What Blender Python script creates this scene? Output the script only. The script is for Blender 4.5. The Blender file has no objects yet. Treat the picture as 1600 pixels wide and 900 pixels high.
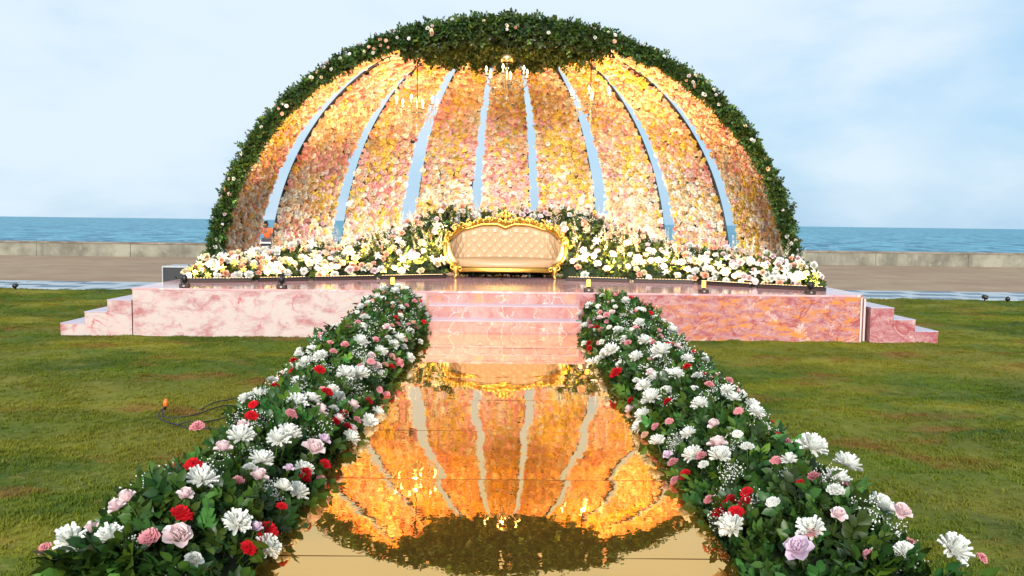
import bpy, math, random
import numpy as np
from math import sin, cos, pi, radians, atan, sqrt
from mathutils import Matrix, Vector, Euler

random.seed(7)
rng = np.random.default_rng(11)
scene = bpy.context.scene
C = scene.collection

# ------------------------------------------------------------------ camera
F = 1350.0
cam_d = bpy.data.cameras.new('camera')
cam_d.sensor_width = 36
cam_d.lens = 36*F/1600
cam_d.clip_start = 0.05
cam_d.clip_end = 60000
cam = bpy.data.objects.new('camera', cam_d)
C.objects.link(cam)
cam.matrix_world = (Matrix.Translation((0, 0, 1.46)) @ Matrix.Rotation(-atan(12/F), 4, 'Z')
                    @ Matrix.Rotation(pi/2-atan(102/F), 4, 'X') @ Matrix.Rotation(radians(.72), 4, 'Z'))
scene.camera = cam

# ------------------------------------------------------------------ sky
SUN_EL, SUN_AZ = radians(20), radians(184)      # sun behind the camera to the left, veiled by cloud
world = bpy.data.worlds.new('World')
scene.world = world
world.use_nodes = True
nt = world.node_tree
nt.nodes.clear()
N = nt.nodes.new
L = nt.links.new
out = N('ShaderNodeOutputWorld')
bg = N('ShaderNodeBackground'); bg.inputs['Strength'].default_value = 0.057
sky = N('ShaderNodeTexSky'); sky.sky_type = 'NISHITA'; sky.sun_disc = False
sky.sun_elevation = SUN_EL; sky.sun_rotation = SUN_AZ; sky.air_density = 1.0; sky.dust_density = 1.5
tc = N('ShaderNodeTexCoord')
mp = N('ShaderNodeMapping'); mp.inputs['Scale'].default_value = (1.0, 1.0, 2.6)
mp.inputs['Rotation'].default_value = (0.0, radians(-16), 0.0)
L(tc.outputs['Generated'], mp.inputs['Vector'])
n1 = N('ShaderNodeTexNoise'); n1.inputs['Scale'].default_value = 2.3; n1.inputs['Detail'].default_value = 7
n1.inputs['Roughness'].default_value = .52; n1.inputs['Distortion'].default_value = .15
L(mp.outputs[0], n1.inputs['Vector'])
sep = N('ShaderNodeSeparateXYZ'); L(tc.outputs['Generated'], sep.inputs[0])
# cloud cover: thicker towards the left (west), thinning to blue on the right
bias = N('ShaderNodeMath'); bias.operation = 'MULTIPLY_ADD'
L(sep.outputs['X'], bias.inputs[0]); bias.inputs[1].default_value = -0.15; L(n1.outputs['Fac'], bias.inputs[2])
b2 = N('ShaderNodeMath'); b2.operation = 'MULTIPLY_ADD'
L(sep.outputs['Z'], b2.inputs[0]); b2.inputs[1].default_value = 0.30; L(bias.outputs[0], b2.inputs[2])
cr = N('ShaderNodeValToRGB')
cr.color_ramp.interpolation = 'EASE'
cr.color_ramp.elements[0].position = .37; cr.color_ramp.elements[0].color = (0, 0, 0, 1)
cr.color_ramp.elements[1].position = .64; cr.color_ramp.elements[1].color = (1, 1, 1, 1)
L(b2.outputs[0], cr.inputs[0])
blue = N('ShaderNodeMix'); blue.data_type = 'RGBA'; blue.inputs['Factor'].default_value = .22
blue.inputs['A'].default_value = (4.9, 7.7, 10.4, 1)
L(sky.outputs[0], blue.inputs['B'])
mix = N('ShaderNodeMix'); mix.data_type = 'RGBA'
L(cr.outputs[0], mix.inputs['Factor']); L(blue.outputs['Result'], mix.inputs['A'])
mix.inputs['B'].default_value = (7.6, 8.9, 9.9, 1)
L(mix.outputs['Result'], bg.inputs['Color'])
L(bg.outputs[0], out.inputs['Surface'])

sun_d = bpy.data.lights.new('sun', 'SUN')
sun_d.energy = 3.2; sun_d.angle = radians(16); sun_d.color = (1, .965, .91)
sun = bpy.data.objects.new('sun', sun_d); C.objects.link(sun)
sd = Vector((sin(SUN_AZ)*cos(SUN_EL), cos(SUN_AZ)*cos(SUN_EL), sin(SUN_EL)))
sun.rotation_euler = sd.to_track_quat('Z', 'Y').to_euler()

scene.view_settings.view_transform = 'Standard'
scene.view_settings.look = 'None'
scene.view_settings.exposure = 0.84
scene.view_settings.gamma = 1.0
scene.view_settings.use_curve_mapping = False

# ------------------------------------------------------------------ materials
def mat(name):
    m = bpy.data.materials.new(name); m.use_nodes = True
    t = m.node_tree
    return m, t, t.nodes['Principled BSDF'], t.nodes['Material Output']

def plain(name, col, rough=.5, metal=0.0, spec=.5, emit=None, es=0, bump=0, bscale=40, var=0.0):
    m, t, b, o = mat(name)
    b.inputs['Base Color'].default_value = (*col, 1)
    b.inputs['Roughness'].default_value = rough
    b.inputs['Metallic'].default_value = metal
    b.inputs['Specular IOR Level'].default_value = spec
    if emit:
        b.inputs['Emission Color'].default_value = (*emit, 1); b.inputs['Emission Strength'].default_value = es
    if bump or var:
        tx = t.nodes.new('ShaderNodeTexCoord'); n = t.nodes.new('ShaderNodeTexNoise')
        n.inputs['Scale'].default_value = bscale; n.inputs['Detail'].default_value = 5
        t.links.new(tx.outputs['Object'], n.inputs['Vector'])
        if bump:
            bp = t.nodes.new('ShaderNodeBump'); bp.inputs['Strength'].default_value = bump; bp.inputs['Distance'].default_value = .01
            t.links.new(n.outputs['Fac'], bp.inputs['Height']); t.links.new(bp.outputs[0], b.inputs['Normal'])
        if var:
            r = t.nodes.new('ShaderNodeValToRGB')
            r.color_ramp.elements[0].position = .3; r.color_ramp.elements[1].position = .7
            r.color_ramp.elements[0].color = tuple(c*(1-var) for c in col)+(1,)
            r.color_ramp.elements[1].color = tuple(min(1, c*(1+var)) for c in col)+(1,)
            t.links.new(n.outputs['Fac'], r.inputs[0]); t.links.new(r.outputs[0], b.inputs['Base Color'])
    return m

def attr_mat(name, rough, spec, trans, sheen=0):
    """colour comes from the mesh attribute 'col' (the flower's or leaf's own colour); thin, lets light through"""
    m, t, b, o = mat(name)
    a = t.nodes.new('ShaderNodeAttribute'); a.attribute_name = 'col'
    t.links.new(a.outputs['Color'], b.inputs['Base Color'])
    b.inputs['Roughness'].default_value = rough; b.inputs['Specular IOR Level'].default_value = spec
    tr = t.nodes.new('ShaderNodeBsdfTranslucent'); t.links.new(a.outputs['Color'], tr.inputs['Color'])
    mx = t.nodes.new('ShaderNodeMixShader'); mx.inputs[0].default_value = trans
    t.links.new(b.outputs[0], mx.inputs[1]); t.links.new(tr.outputs[0], mx.inputs[2]); t.links.new(mx.outputs[0], o.inputs['Surface'])
    return m

M_petal = attr_mat('petal', .6, .2, .30)
M_bloom = attr_mat('bloom', .65, .15, .10)
M_leaf = attr_mat('leaf', .42, .30, .22)
M_gold = plain('carved_gold', (.58, .35, .07), .30, .9, .5, bump=.5, bscale=60, var=.25)
M_brass = plain('chandelier_gold', (.92, .66, .28), .25, .9)
M_fabric = plain('cream_leather', (.42, .265, .14), .42, 0, .4, bump=.08, bscale=120)
M_dark = plain('black_metal', (.012, .010, .010), .45, .2, .5)
M_back = plain('panel_backing', (.10, .05, .02), .8, var=.4, bscale=12)
M_brown = plain('bar_housing', (.045, .022, .016), .4, .3)
M_soil = plain('moss_core', (.012, .022, .007), .95, var=.5, bscale=30)
M_black = plain('black_case', (.004, .005, .007), .5, var=.3, bscale=6)
M_alu = plain('aluminium_edge', (.42, .43, .44), .35, .8)
M_cord = plain('cord', (.01, .01, .012), .5)
M_orange = plain('orange_bulb', (.85, .14, .02), .3)
M_wood = plain('plywood_edge', (.26, .11, .035), .6, var=.4, bscale=9)
M_amberglow = plain('amber_tube', (.9, .5, .08), .3, emit=(1, .55, .05), es=1.6)
M_bulb = plain('lit_bulb', (1, .9, .7), .3, emit=(1, .80, .48), es=3.2)
M_led = plain('led_window', (1, .8, .5), .3, emit=(1, .6, .25), es=3)
M_candle = plain('candle_sleeve', (.85, .74, .5), .4)

def glass():
    m, t, b, o = mat('crystal')
    b.inputs['Base Color'].default_value = (.98, .88, .66, 1); b.inputs['Roughness'].default_value = .06
    b.inputs['Transmission Weight'].default_value = .95; b.inputs['IOR'].default_value = 1.45
    return m
M_crystal = glass()

def marble(name, kind):
    m, t, b, o = mat(name)
    n = t.nodes.new; l = t.links.new
    tx = n('ShaderNodeTexCoord')
    mp = n('ShaderNodeMapping'); l(tx.outputs['Object'], mp.inputs[0])
    def noise(scale, det, dist=0., rough=.55, off=(0, 0, 0), sc=(1, 1, 1), rot=(0, 0, 0)):
        q = n('ShaderNodeMapping'); q.inputs['Location'].default_value = off; q.inputs['Scale'].default_value = sc
        q.inputs['Rotation'].default_value = rot
        l(tx.outputs['Object'], q.inputs[0])
        a = n('ShaderNodeTexNoise'); a.inputs['Scale'].default_value = scale; a.inputs['Detail'].default_value = det
        a.inputs['Distortion'].default_value = dist; a.inputs['Roughness'].default_value = rough
        l(q.outputs[0], a.inputs['Vector']); return a.outputs['Fac']
    def ramp(src, p0, p1, c0=(0, 0, 0), c1=(1, 1, 1)):
        r = n('ShaderNodeValToRGB'); r.color_ramp.elements[0].position = p0; r.color_ramp.elements[1].position = p1
        r.color_ramp.elements[0].color = (*c0, 1); r.color_ramp.elements[1].color = (*c1, 1); l(src, r.inputs[0]); return r.outputs[0]
    def mixc(f, a, c, mul=None):
        x = n('ShaderNodeMix'); x.data_type = 'RGBA'
        l(f, x.inputs['Factor'])
        for s, v in (('A', a), ('B', c)):
            if isinstance(v, tuple): x.inputs[s].default_value = (*v, 1)
            else: l(v, x.inputs[s])
        return x.outputs['Result']
    def vein(scale, width, off, dist=1.2, sc=(1, 1, 1), rot=(0, 0, 0)):
        a = noise(scale, 6, dist, .5, off, sc, rot)
        s = n('ShaderNodeMath'); s.operation = 'SUBTRACT'; l(a, s.inputs[0]); s.inputs[1].default_value = .5
        ab = n('ShaderNodeMath'); ab.operation = 'ABSOLUTE'; l(s.outputs[0], ab.inputs[0])
        return ramp(ab.outputs[0], 0, width, (1, 1, 1), (0, 0, 0))
    R = (0, radians(38), 0)
    if kind == 'pale':
        base = mixc(ramp(noise(2.6, 10, .35, .76, sc=(1, 1, 2.0), rot=R), .48, .62), (.45, .37, .34), (.33, .13, .13))
        base = mixc(ramp(noise(9, 8, .6, .7, off=(3, 1, 2)), .50, .72), base, (.50, .28, .27))
        msk = n('ShaderNodeMath'); msk.operation = 'MULTIPLY'
        l(vein(1.1, .010, (5, 0, 1), 1.4, rot=R), msk.inputs[0]); l(ramp(noise(2.2, 3, 0, off=(8, 2, 2)), .5, .62), msk.inputs[1])
        base = mixc(msk.outputs[0], base, (.40, .05, .07))
        sp = n('ShaderNodeMath'); sp.operation = 'MULTIPLY'
        l(ramp(noise(18, 4, 0, off=(1, 7, 3)), .60, .68), sp.inputs[0]); l(ramp(noise(1.6, 2, 0, off=(4, 4, 1)), .56, .66), sp.inputs[1])
        base = mixc(sp.outputs[0], base, (.55, .25, .10))
    elif kind in ('pink', 'red'):
        base = mixc(ramp(noise(6.5, 10, .4, .80, rot=R, sc=(1, 1, 1.8)), .42, .58), (.42, .235, .23), (.28, .065, .08))
        # the print turns orange towards the right end
        sx = n('ShaderNodeSeparateXYZ'); l(tx.outputs['Object'], sx.inputs[0])
        g = n('ShaderNodeMapRange'); l(sx.outputs['X'], g.inputs['Value']); g.inputs['From Min'].default_value = .9; g.inputs['From Max'].default_value = 3.3
        g.inputs['To Min'].default_value = .18 if kind == 'pink' else .0; g.inputs['To Max'].default_value = 1.0 if kind == 'pink' else .05
        o1 = ramp(noise(4.2, 10, .4, .80, off=(2, 5, 1), sc=(1, 1, 3.0), rot=R), .48, .57)
        mm = n('ShaderNodeMath'); mm.operation = 'MULTIPLY'; l(o1, mm.inputs[0]); l(g.outputs[0], mm.inputs[1])
        base = mixc(mm.outputs[0], base, (.52, .19, .04))
        w = ramp(noise(4.6, 10, .4, .80, off=(7, 1, 4), rot=R), .56, .66)
        base = mixc(w, base, (.58, .44, .40))
        base = mixc(vein(1.4, .012, (1, 0, 6), 1.5, rot=R), base, (.28, .05, .055))
        base = mixc(ramp(noise(26, 6, .6, .7, off=(4, 4, 4)), .60, .70), base, (.26, .055, .04))
    elif kind == 'step':
        base = mixc(ramp(noise(5, 9, 1.2, .72, rot=R), .36, .66), (.43, .25, .23), (.32, .11, .10))
        base = mixc(ramp(noise(2.6, 7, .8, .65, off=(2, 5, 1), sc=(1, 1, 1.6)), .54, .66), base, (.52, .22, .09))
        base = mixc(vein(2.2, .007, (1, 0, 6), .5, rot=R), base, (.56, .42, .40))
        base = mixc(ramp(noise(30, 6, .6, .7, off=(4, 4, 4)), .62, .72), base, (.50, .17, .12))
    else:   # deck
        base = mixc(ramp(noise(1.6, 8, .8, .65, sc=(1, 2.2, 1)), .38, .64), (.62, .36, .36), (.50, .24, .26))
        base = mixc(vein(.9, .02, (1, 3, 6), 1.2), base, (.70, .50, .50))
        base = mixc(ramp(noise(14, 6, .5, .7), .58, .72), base, (.30, .11, .12))
    l(base, b.inputs['Base Color'])
    b.inputs['Roughness'].default_value = .12 if kind == 'deck' else .3
    b.inputs['Specular IOR Level'].default_value = .6 if kind == 'deck' else .45
    return m
M_pale, M_pink, M_step, M_deck = marble('pale_marble', 'pale'), marble('pink_marble', 'pink'), marble('step_marble', 'step'), marble('deck_marble', 'deck')
M_red = marble('red_marble', 'red')
M_tread = plain('glossy_tread', (.42, .34, .42), .25, spec=.6, var=.12, bscale=3)
M_white_edge = plain('white_edge', (.52, .42, .40), .4)

def mirror():
    m, t, b, o = mat('gold_mirror')
    b.inputs['Base Color'].default_value = (.92, .50, .105, 1)
    b.inputs['Metallic'].default_value = .94; b.inputs['Roughness'].default_value = .012
    n = t.nodes.new; l = t.links.new
    tx = n('ShaderNodeTexCoord'); mp = n('ShaderNodeMapping'); mp.inputs['Scale'].default_value = (8, 6.0, 1)
    l(tx.outputs['Object'], mp.inputs[0])
    a = n('ShaderNodeTexNoise'); a.inputs['Scale'].default_value = 1; a.inputs['Detail'].default_value = 3
    l(mp.outputs[0], a.inputs['Vector'])
    bp = n('ShaderNodeBump'); bp.inputs['Strength'].default_value = .5; bp.inputs['Distance'].default_value = .0012
    l(a.outputs['Fac'], bp.inputs['Height']); l(bp.outputs[0], b.inputs['Normal'])
    return m
M_mirror = mirror()

def world_noise_mat(name, c_lo, c_hi, scale, rough=.9, extra=None, bump=.3, bscale=30, sc=(1, 1, 1), p=(.35, .65), spec=.2):
    m, t, b, o = mat(name)
    n = t.nodes.new; l = t.links.new
    g = n('ShaderNodeNewGeometry')
    def noise(s, d, off=(0, 0, 0), scl=(1, 1, 1)):
        q = n('ShaderNodeMapping'); q.inputs['Location'].default_value = off; q.inputs['Scale'].default_value = scl
        l(g.outputs['Position'], q.inputs[0])
        a = n('ShaderNodeTexNoise'); a.inputs['Scale'].default_value = s; a.inputs['Detail'].default_value = d; a.inputs['Roughness'].default_value = .6
        l(q.outputs[0], a.inputs['Vector']); return a.outputs['Fac']
    r = n('ShaderNodeValToRGB'); r.color_ramp.elements[0].position = p[0]; r.color_ramp.elements[1].position = p[1]
    r.color_ramp.elements[0].color = (*c_lo, 1); r.color_ramp.elements[1].color = (*c_hi, 1)
    l(noise(scale, 6, scl=sc), r.inputs[0])
    cur = r.outputs[0]
    for (s, off, scl, p0, p1, col, mx_) in (extra or []):
        r2 = n('ShaderNodeValToRGB'); r2.color_ramp.elements[0].position = p0; r2.color_ramp.elements[1].position = p1
        r2.color_ramp.elements[1].color = (mx_, mx_, mx_, 1)
        l(noise(s, 5, off, scl), r2.inputs[0])
        x = n('ShaderNodeMix'); x.data_type = 'RGBA'; l(r2.outputs[0], x.inputs['Factor']); l(cur, x.inputs['A']); x.inputs['B'].default_value = (*col, 1)
        cur = x.outputs['Result']
    l(cur, b.inputs['Base Color']); b.inputs['Roughness'].default_value = rough; b.inputs['Specular IOR Level'].default_value = spec
    if bump:
        bp = n('ShaderNodeBump'); bp.inputs['Strength'].default_value = bump; bp.inputs['Distance'].default_value = .03
        l(noise(bscale, 4), bp.inputs['Height']); l(bp.outputs[0], b.inputs['Normal'])
    return m
GR = [(.30, (13, 7, 0), (1, 1.2, 1), .48, .64, (.17, .155, .016), .8), (.38, (3, 1, 0), (1, 1.7, 1), .50, .66, (.21, .19, .015), .9), (.8, (9, 4, 0), (1, 1.8, 1), .55, .68, (.19, .085, .022), .85),
      (5, (2, 8, 0), (1, 1.8, 1), .58, .70, (.20, .18, .045), .6)]
M_lawn = world_noise_mat('lawn', (.030, .058, .005), (.082, .124, .008), .9, extra=GR, bump=.6, bscale=26)
M_blade = world_noise_mat('grass_blade', (.046, .082, .006), (.112, .154, .010), .9, extra=GR, bump=0, rough=.7, spec=.15)
M_sand = world_noise_mat('sand', (.26, .18, .115), (.33, .245, .165), 1.0, extra=[(.16, (1, 1, 0), (1, 3, 1), .45, .62, (.25, .16, .11), .7), (7, (0, 3, 0), (1, 2, 1), .62, .72, (.19, .13, .09), .7)], bump=.5, bscale=8)
M_conc = world_noise_mat('concrete', (.13, .12, .09), (.26, .245, .19), 1.3, extra=[(1.0, (5, 0, 0), (1.6, 1, .35), .50, .66, (.12, .115, .09), .7), (9, (0, 0, 0), (1, 1, .4), .58, .7, (.30, .285, .23), .5)], bump=.3, bscale=10)
M_cap = world_noise_mat('concrete_cap', (.12, .095, .075), (.25, .21, .17), 1.6, bump=.3, bscale=10)
M_tile_a = world_noise_mat('pale_paver', (.28, .34, .39), (.38, .43, .47), 2, bump=.1, rough=.6)
M_tile_b = world_noise_mat('blue_grey_paver', (.08, .13, .19), (.15, .21, .27), 2, bump=.1, rough=.6)
M_joint = plain('paving_bed', (.18, .19, .19), .9)

def sea_mat():
    m, t, b, o = mat('sea_water')
    n = t.nodes.new; l = t.links.new
    g = n('ShaderNodeNewGeometry')
    def noise(s, scl, d=5):
        q = n('ShaderNodeMapping'); q.inputs['Scale'].default_value = scl; l(g.outputs['Position'], q.inputs[0])
        a = n('ShaderNodeTexNoise'); a.inputs['Scale'].default_value = s; a.inputs['Detail'].default_value = d; a.inputs['Roughness'].default_value = .6
        l(q.outputs[0], a.inputs['Vector']); return a.outputs['Fac']
    r = n('ShaderNodeValToRGB'); r.color_ramp.elements[0].position = .38; r.color_ramp.elements[1].position = .56
    r.color_ramp.elements[0].color = (.010, .10, .19, 1); r.color_ramp.elements[1].color = (.10, .32, .43, 1)
    l(noise(.24, (1, .30, 1)), r.inputs[0])
    r2 = n('ShaderNodeValToRGB'); r2.color_ramp.elements[0].position = .57; r2.color_ramp.elements[1].position = .66
    l(noise(.6, (1, .25, 1)), r2.inputs[0])
    x = n('ShaderNodeMix'); x.data_type = 'RGBA'; l(r2.outputs[0], x.inputs['Factor']); l(r.outputs[0], x.inputs['A']); x.inputs['B'].default_value = (.36, .58, .66, 1)
    l(x.outputs['Result'], b.inputs['Base Color'])
    b.inputs['Roughness'].default_value = .5; b.inputs['Specular IOR Level'].default_value = .25; b.inputs['IOR'].default_value = 1.33
    bp = n('ShaderNodeBump'); bp.inputs['Strength'].default_value = .9; bp.inputs['Distance'].default_value = 1.2
    l(noise(.35, (1, .25, 1), 6), bp.inputs['Height']); l(bp.outputs[0], b.inputs['Normal'])
    return m
M_sea = sea_mat()

# ------------------------------------------------------------------ object helpers
def tag(o, label=None, cat=None, group=None, kind=None):
    if label: o['label'] = label
    if cat: o['category'] = cat
    if group: o['group'] = group
    if kind: o['kind'] = kind
    return o

def empty(name, label, cat, loc=(0, 0, 0), rz=0, group=None):
    o = bpy.data.objects.new(name, None); C.objects.link(o)
    o.location = loc; o.rotation_euler = (0, 0, rz); o.empty_display_size = .2
    return tag(o, label, cat, group)

def link(name, me, parent=None, m=None, loc=None, smooth=False):
    if m is not None and len(me.materials) == 0: me.materials.append(m)
    o = bpy.data.objects.new(name, me); C.objects.link(o)
    if parent is not None: o.parent = parent
    if loc is not None: o.location = loc
    if smooth: me.polygons.foreach_set('use_smooth', [True]*len(me.polygons))
    return o

def tri_mesh(name, V, T, col=None, m=None, smooth=False):
    V = np.asarray(V, np.float32); T = np.asarray(T, np.int32)
    me = bpy.data.meshes.new(name)
    me.vertices.add(len(V)); me.vertices.foreach_set('co', V.ravel())
    k = T.shape[1]
    me.loops.add(T.size); me.loops.foreach_set('vertex_index', T.ravel())
    me.polygons.add(len(T)); me.polygons.foreach_set('loop_start', np.arange(0, T.size, k, dtype=np.int32))
    me.polygons.foreach_set('loop_total', np.full(len(T), k, np.int32))
    if smooth: me.polygons.foreach_set('use_smooth', np.ones(len(T), bool))
    if col is not None:
        a = me.attributes.new('col', 'FLOAT_COLOR', 'POINT')
        c = np.ones((len(V), 4), np.float32); c[:, :3] = col
        a.data.foreach_set('color', c.ravel())
    me.update(calc_edges=True)
    if m is not None: me.materials.append(m)
    return me

def merge(name, items, m=None, smooth=False):
    """items: list of (template, R (n,3,3) incl. scale, P (n,3), tint (n,3)); one mesh"""
    VV, TT, CC = [], [], []; base = 0
    for (tp, R, P, tint) in items:
        if len(P) == 0: continue
        v = np.einsum('nij,vj->nvi', R, tp['V'])+P[:, None, :]
        n, k = len(P), len(tp['V'])
        VV.append(v.reshape(-1, 3)); CC.append((tp['C'][None]*tint[:, None, :]).reshape(-1, 3))
        TT.append((tp['T'][None]+(base+np.arange(n)*k)[:, None, None]).reshape(-1, 3)); base += n*k
    return tri_mesh(name, np.concatenate(VV), np.concatenate(TT), np.clip(np.concatenate(CC), 0, 1), m, smooth)

def norm(a): return a/np.maximum(np.linalg.norm(a, axis=-1, keepdims=True), 1e-9)

def frames_z(n, spin=None):
    """rotation matrices whose local z is n, random spin"""
    n = norm(n); k = len(n)
    a = norm(rng.normal(size=(k, 3))) if spin is None else spin
    x = norm(np.cross(a, n)); y = np.cross(n, x)
    return np.stack([x, y, n], axis=2)

def frames_y(y, up):
    """local y along y, local z as near up as possible"""
    y = norm(y); z = norm(up-y*(up*y).sum(1, keepdims=True)); x = np.cross(y, z)
    return np.stack([x, y, z], axis=2)

def box_arrays(x0, x1, y0, y1, z0, z1):
    v = [(x0, y0, z0), (x1, y0, z0), (x1, y1, z0), (x0, y1, z0), (x0, y0, z1), (x1, y0, z1), (x1, y1, z1), (x0, y1, z1)]
    f = [(0, 3, 2, 1), (4, 5, 6, 7), (0, 1, 5, 4), (1, 2, 6, 5), (2, 3, 7, 6), (3, 0, 4, 7)]
    return v, f

def boxes(name, lst, m, parent=None, bevel=0):
    V, Fc = [], []
    for b in lst:
        v, f = box_arrays(*b); o = len(V); V += v; Fc += [tuple(i+o for i in q) for q in f]
    me = bpy.data.meshes.new(name); me.from_pydata(V, [], Fc); me.materials.append(m)
    ob = link(name, me, parent)
    if bevel:
        bv = ob.modifiers.new('bevel', 'BEVEL'); bv.width = bevel; bv.segments = 2
    return ob

def tube_arrays(pts, rad, seg=8, cap=True, flat=1.0):
    pts = [Vector(p) for p in pts]; V, Q = [], []
    if not hasattr(rad, '__len__'): rad = [rad]*len(pts)
    up = Vector((0, 0, 1)); prev = None
    for i, p in enumerate(pts):
        d = (pts[min(i+1, len(pts)-1)]-pts[max(i-1, 0)]).normalized()
        if prev is None:
            a = d.cross(up)
            if a.length < 1e-3: a = d.cross(Vector((1, 0, 0)))
        else:
            a = prev-d*prev.dot(d)
        a.normalize(); b = d.cross(a); prev = a
        for j in range(seg):
            t = 2*pi*j/seg; V.append(tuple(p+(a*cos(t)+b*sin(t)*flat)*rad[i]))
    for i in range(len(pts)-1):
        for j in range(seg):
            k = (j+1) % seg; Q.append((i*seg+j, i*seg+k, (i+1)*seg+k, (i+1)*seg+j))
    if cap:
        Q.append(tuple(range(seg-1, -1, -1))); n = (len(pts)-1)*seg; Q.append(tuple(range(n, n+seg)))
    return V, Q

def tubes(name, lst, m, parent=None, seg=8):
    V, Q = [], []
    for pts, rad in lst:
        v, q = tube_arrays(pts, rad, seg); o = len(V); V += v; Q += [tuple(i+o for i in f) for f in q]
    me = bpy.data.meshes.new(name); me.from_pydata(V, [], Q); me.materials.append(m)
    return link(name, me, parent, smooth=True)

def lathe_arrays(prof, seg=16, c=(0, 0, 0)):
    V, Q = [], []
    for r, z in prof:
        for j in range(seg):
            t = 2*pi*j/seg; V.append((c[0]+r*cos(t), c[1]+r*sin(t), c[2]+z))
    for i in range(len(prof)-1):
        for j in range(seg):
            k = (j+1) % seg; Q.append((i*seg+j, i*seg+k, (i+1)*seg+k, (i+1)*seg+j))
    Q.append(tuple(range(seg-1, -1, -1))); n = (len(prof)-1)*seg; Q.append(tuple(range(n, n+seg)))
    return V, Q

def lathe(name, prof, m, parent=None, seg=16, c=(0, 0, 0)):
    V, Q = lathe_arrays(prof, seg, c)
    me = bpy.data.meshes.new(name); me.from_pydata(V, [], Q); me.materials.append(m)
    return link(name, me, parent, smooth=True)

def grid_mesh(name, P, m=None, parent=None, smooth=True, closed=False):
    h, w = P.shape[:2]
    i = np.arange(h*w).reshape(h, w)
    q = np.stack([i[:-1, :-1], i[:-1, 1:], i[1:, 1:], i[1:, :-1]], -1).reshape(-1, 4)
    me = tri_mesh(name, P.reshape(-1, 3), q, None, m, smooth)
    return link(name, me, parent)

# smooth value noise in numpy (for lawn relief and patches of flower colour)
_lat = rng.random((64, 64, 64)).astype(np.float32)
def vnoise(p, s=1.0):
    p = np.asarray(p, float)*s+100.0
    i = np.floor(p).astype(int); f = p-i; f = f*f*(3-2*f); i %= 64
    j = (i+1) % 64
    def g(a, b, c): return _lat[a, b, c]
    x0, y0, z0 = i[..., 0], i[..., 1], i[..., 2]; x1, y1, z1 = j[..., 0], j[..., 1], j[..., 2]
    fx, fy, fz = f[..., 0], f[..., 1], f[..., 2]
    a = g(x0, y0, z0)*(1-fx)+g(x1, y0, z0)*fx; b = g(x0, y1, z0)*(1-fx)+g(x1, y1, z0)*fx
    c = g(x0, y0, z1)*(1-fx)+g(x1, y0, z1)*fx; d = g(x0, y1, z1)*(1-fx)+g(x1, y1, z1)*fx
    return (a*(1-fy)+b*fy)*(1-fz)+(c*(1-fy)+d*fy)*fz

# ------------------------------------------------------------------ plant templates (unit size, facing +z)
def tpl(V, T, Cc): return dict(V=np.asarray(V, float), T=np.asarray(T, int), C=np.asarray(Cc, float))
def join(parts):
    V, T, K = [], [], []; o = 0
    for t, R, P, c in parts:
        v = t['V']@np.asarray(R).T+np.asarray(P); V.append(v); T.append(t['T']+o); K.append(t['C']*np.asarray(c)); o += len(v)
    return tpl(np.concatenate(V), np.concatenate(T), np.concatenate(K))
def rz(a): return np.array([[cos(a), -sin(a), 0], [sin(a), cos(a), 0], [0, 0, 1]])
def rx(a): return np.array([[1, 0, 0], [0, cos(a), -sin(a)], [0, sin(a), cos(a)]])
def ry(a): return np.array([[cos(a), 0, sin(a)], [0, 1, 0], [-sin(a), 0, cos(a)]])

def leaf_t(w=.32, curl=.18, fold=.07):
    V = [(0, 0, 0), (-w*.85, .32, fold), (0, .32, 0), (w*.85, .32, fold), (-w*.8, .66, fold-curl*.4), (0, .66, -curl*.4), (w*.8, .66, fold-curl*.4), (0, 1, -curl)]
    T = [(0, 2, 1), (0, 3, 2), (1, 2, 5), (1, 5, 4), (2, 3, 6), (2, 6, 5), (4, 5, 7), (5, 6, 7)]
    K = np.ones((8, 3)); K[[0, 2, 5]] *= 1.12
    return tpl(V, T, K)
def leaf_s(w=.34):
    V = [(0, 0, 0), (-w, .5, .05), (0, .55, -.02), (w, .5, .05), (0, 1, -.12)]
    return tpl(V, [(0, 2, 1), (0, 3, 2), (1, 2, 4), (2, 3, 4)], np.ones((5, 3)))
def stem_t(l, r, col):
    V, T = [], []
    for z, rr in ((0, r), (l, r*.7)):
        for j in range(3): V.append((rr*cos(j*2.094), rr*sin(j*2.094), z))
    for j in range(3):
        k = (j+1) % 3; T += [(j, k, 3+k), (j, 3+k, 3+j)]
    return tpl(V, T, np.tile(col, (6, 1)))
def sprig_t(nl=6, seed=0, small=False):
    r = random.Random(seed); lf = leaf_s() if small else leaf_t()
    parts = []
    st = stem_t(1, .018, (.8, .9, .6)); st['V'] = st['V'][:, [0, 2, 1]]*np.array([1, 1, -1])
    parts.append((st, np.eye(3), (0, 0, 0), 1))
    for i in range(nl):
        t = (i+1)/nl; s = (-1)**i
        ang = s*radians(r.uniform(38, 68)) if i < nl-1 else radians(r.uniform(-10, 10))
        R = rz(ang)@rx(radians(r.uniform(-25, 30)))@ry(radians(r.uniform(-35, 35)))*(.50*r.uniform(.8, 1.15))
        parts.append((lf, R, (0, .15+.72*t, 0), r.uniform(.8, 1.2)))
    return join(parts)

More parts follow.
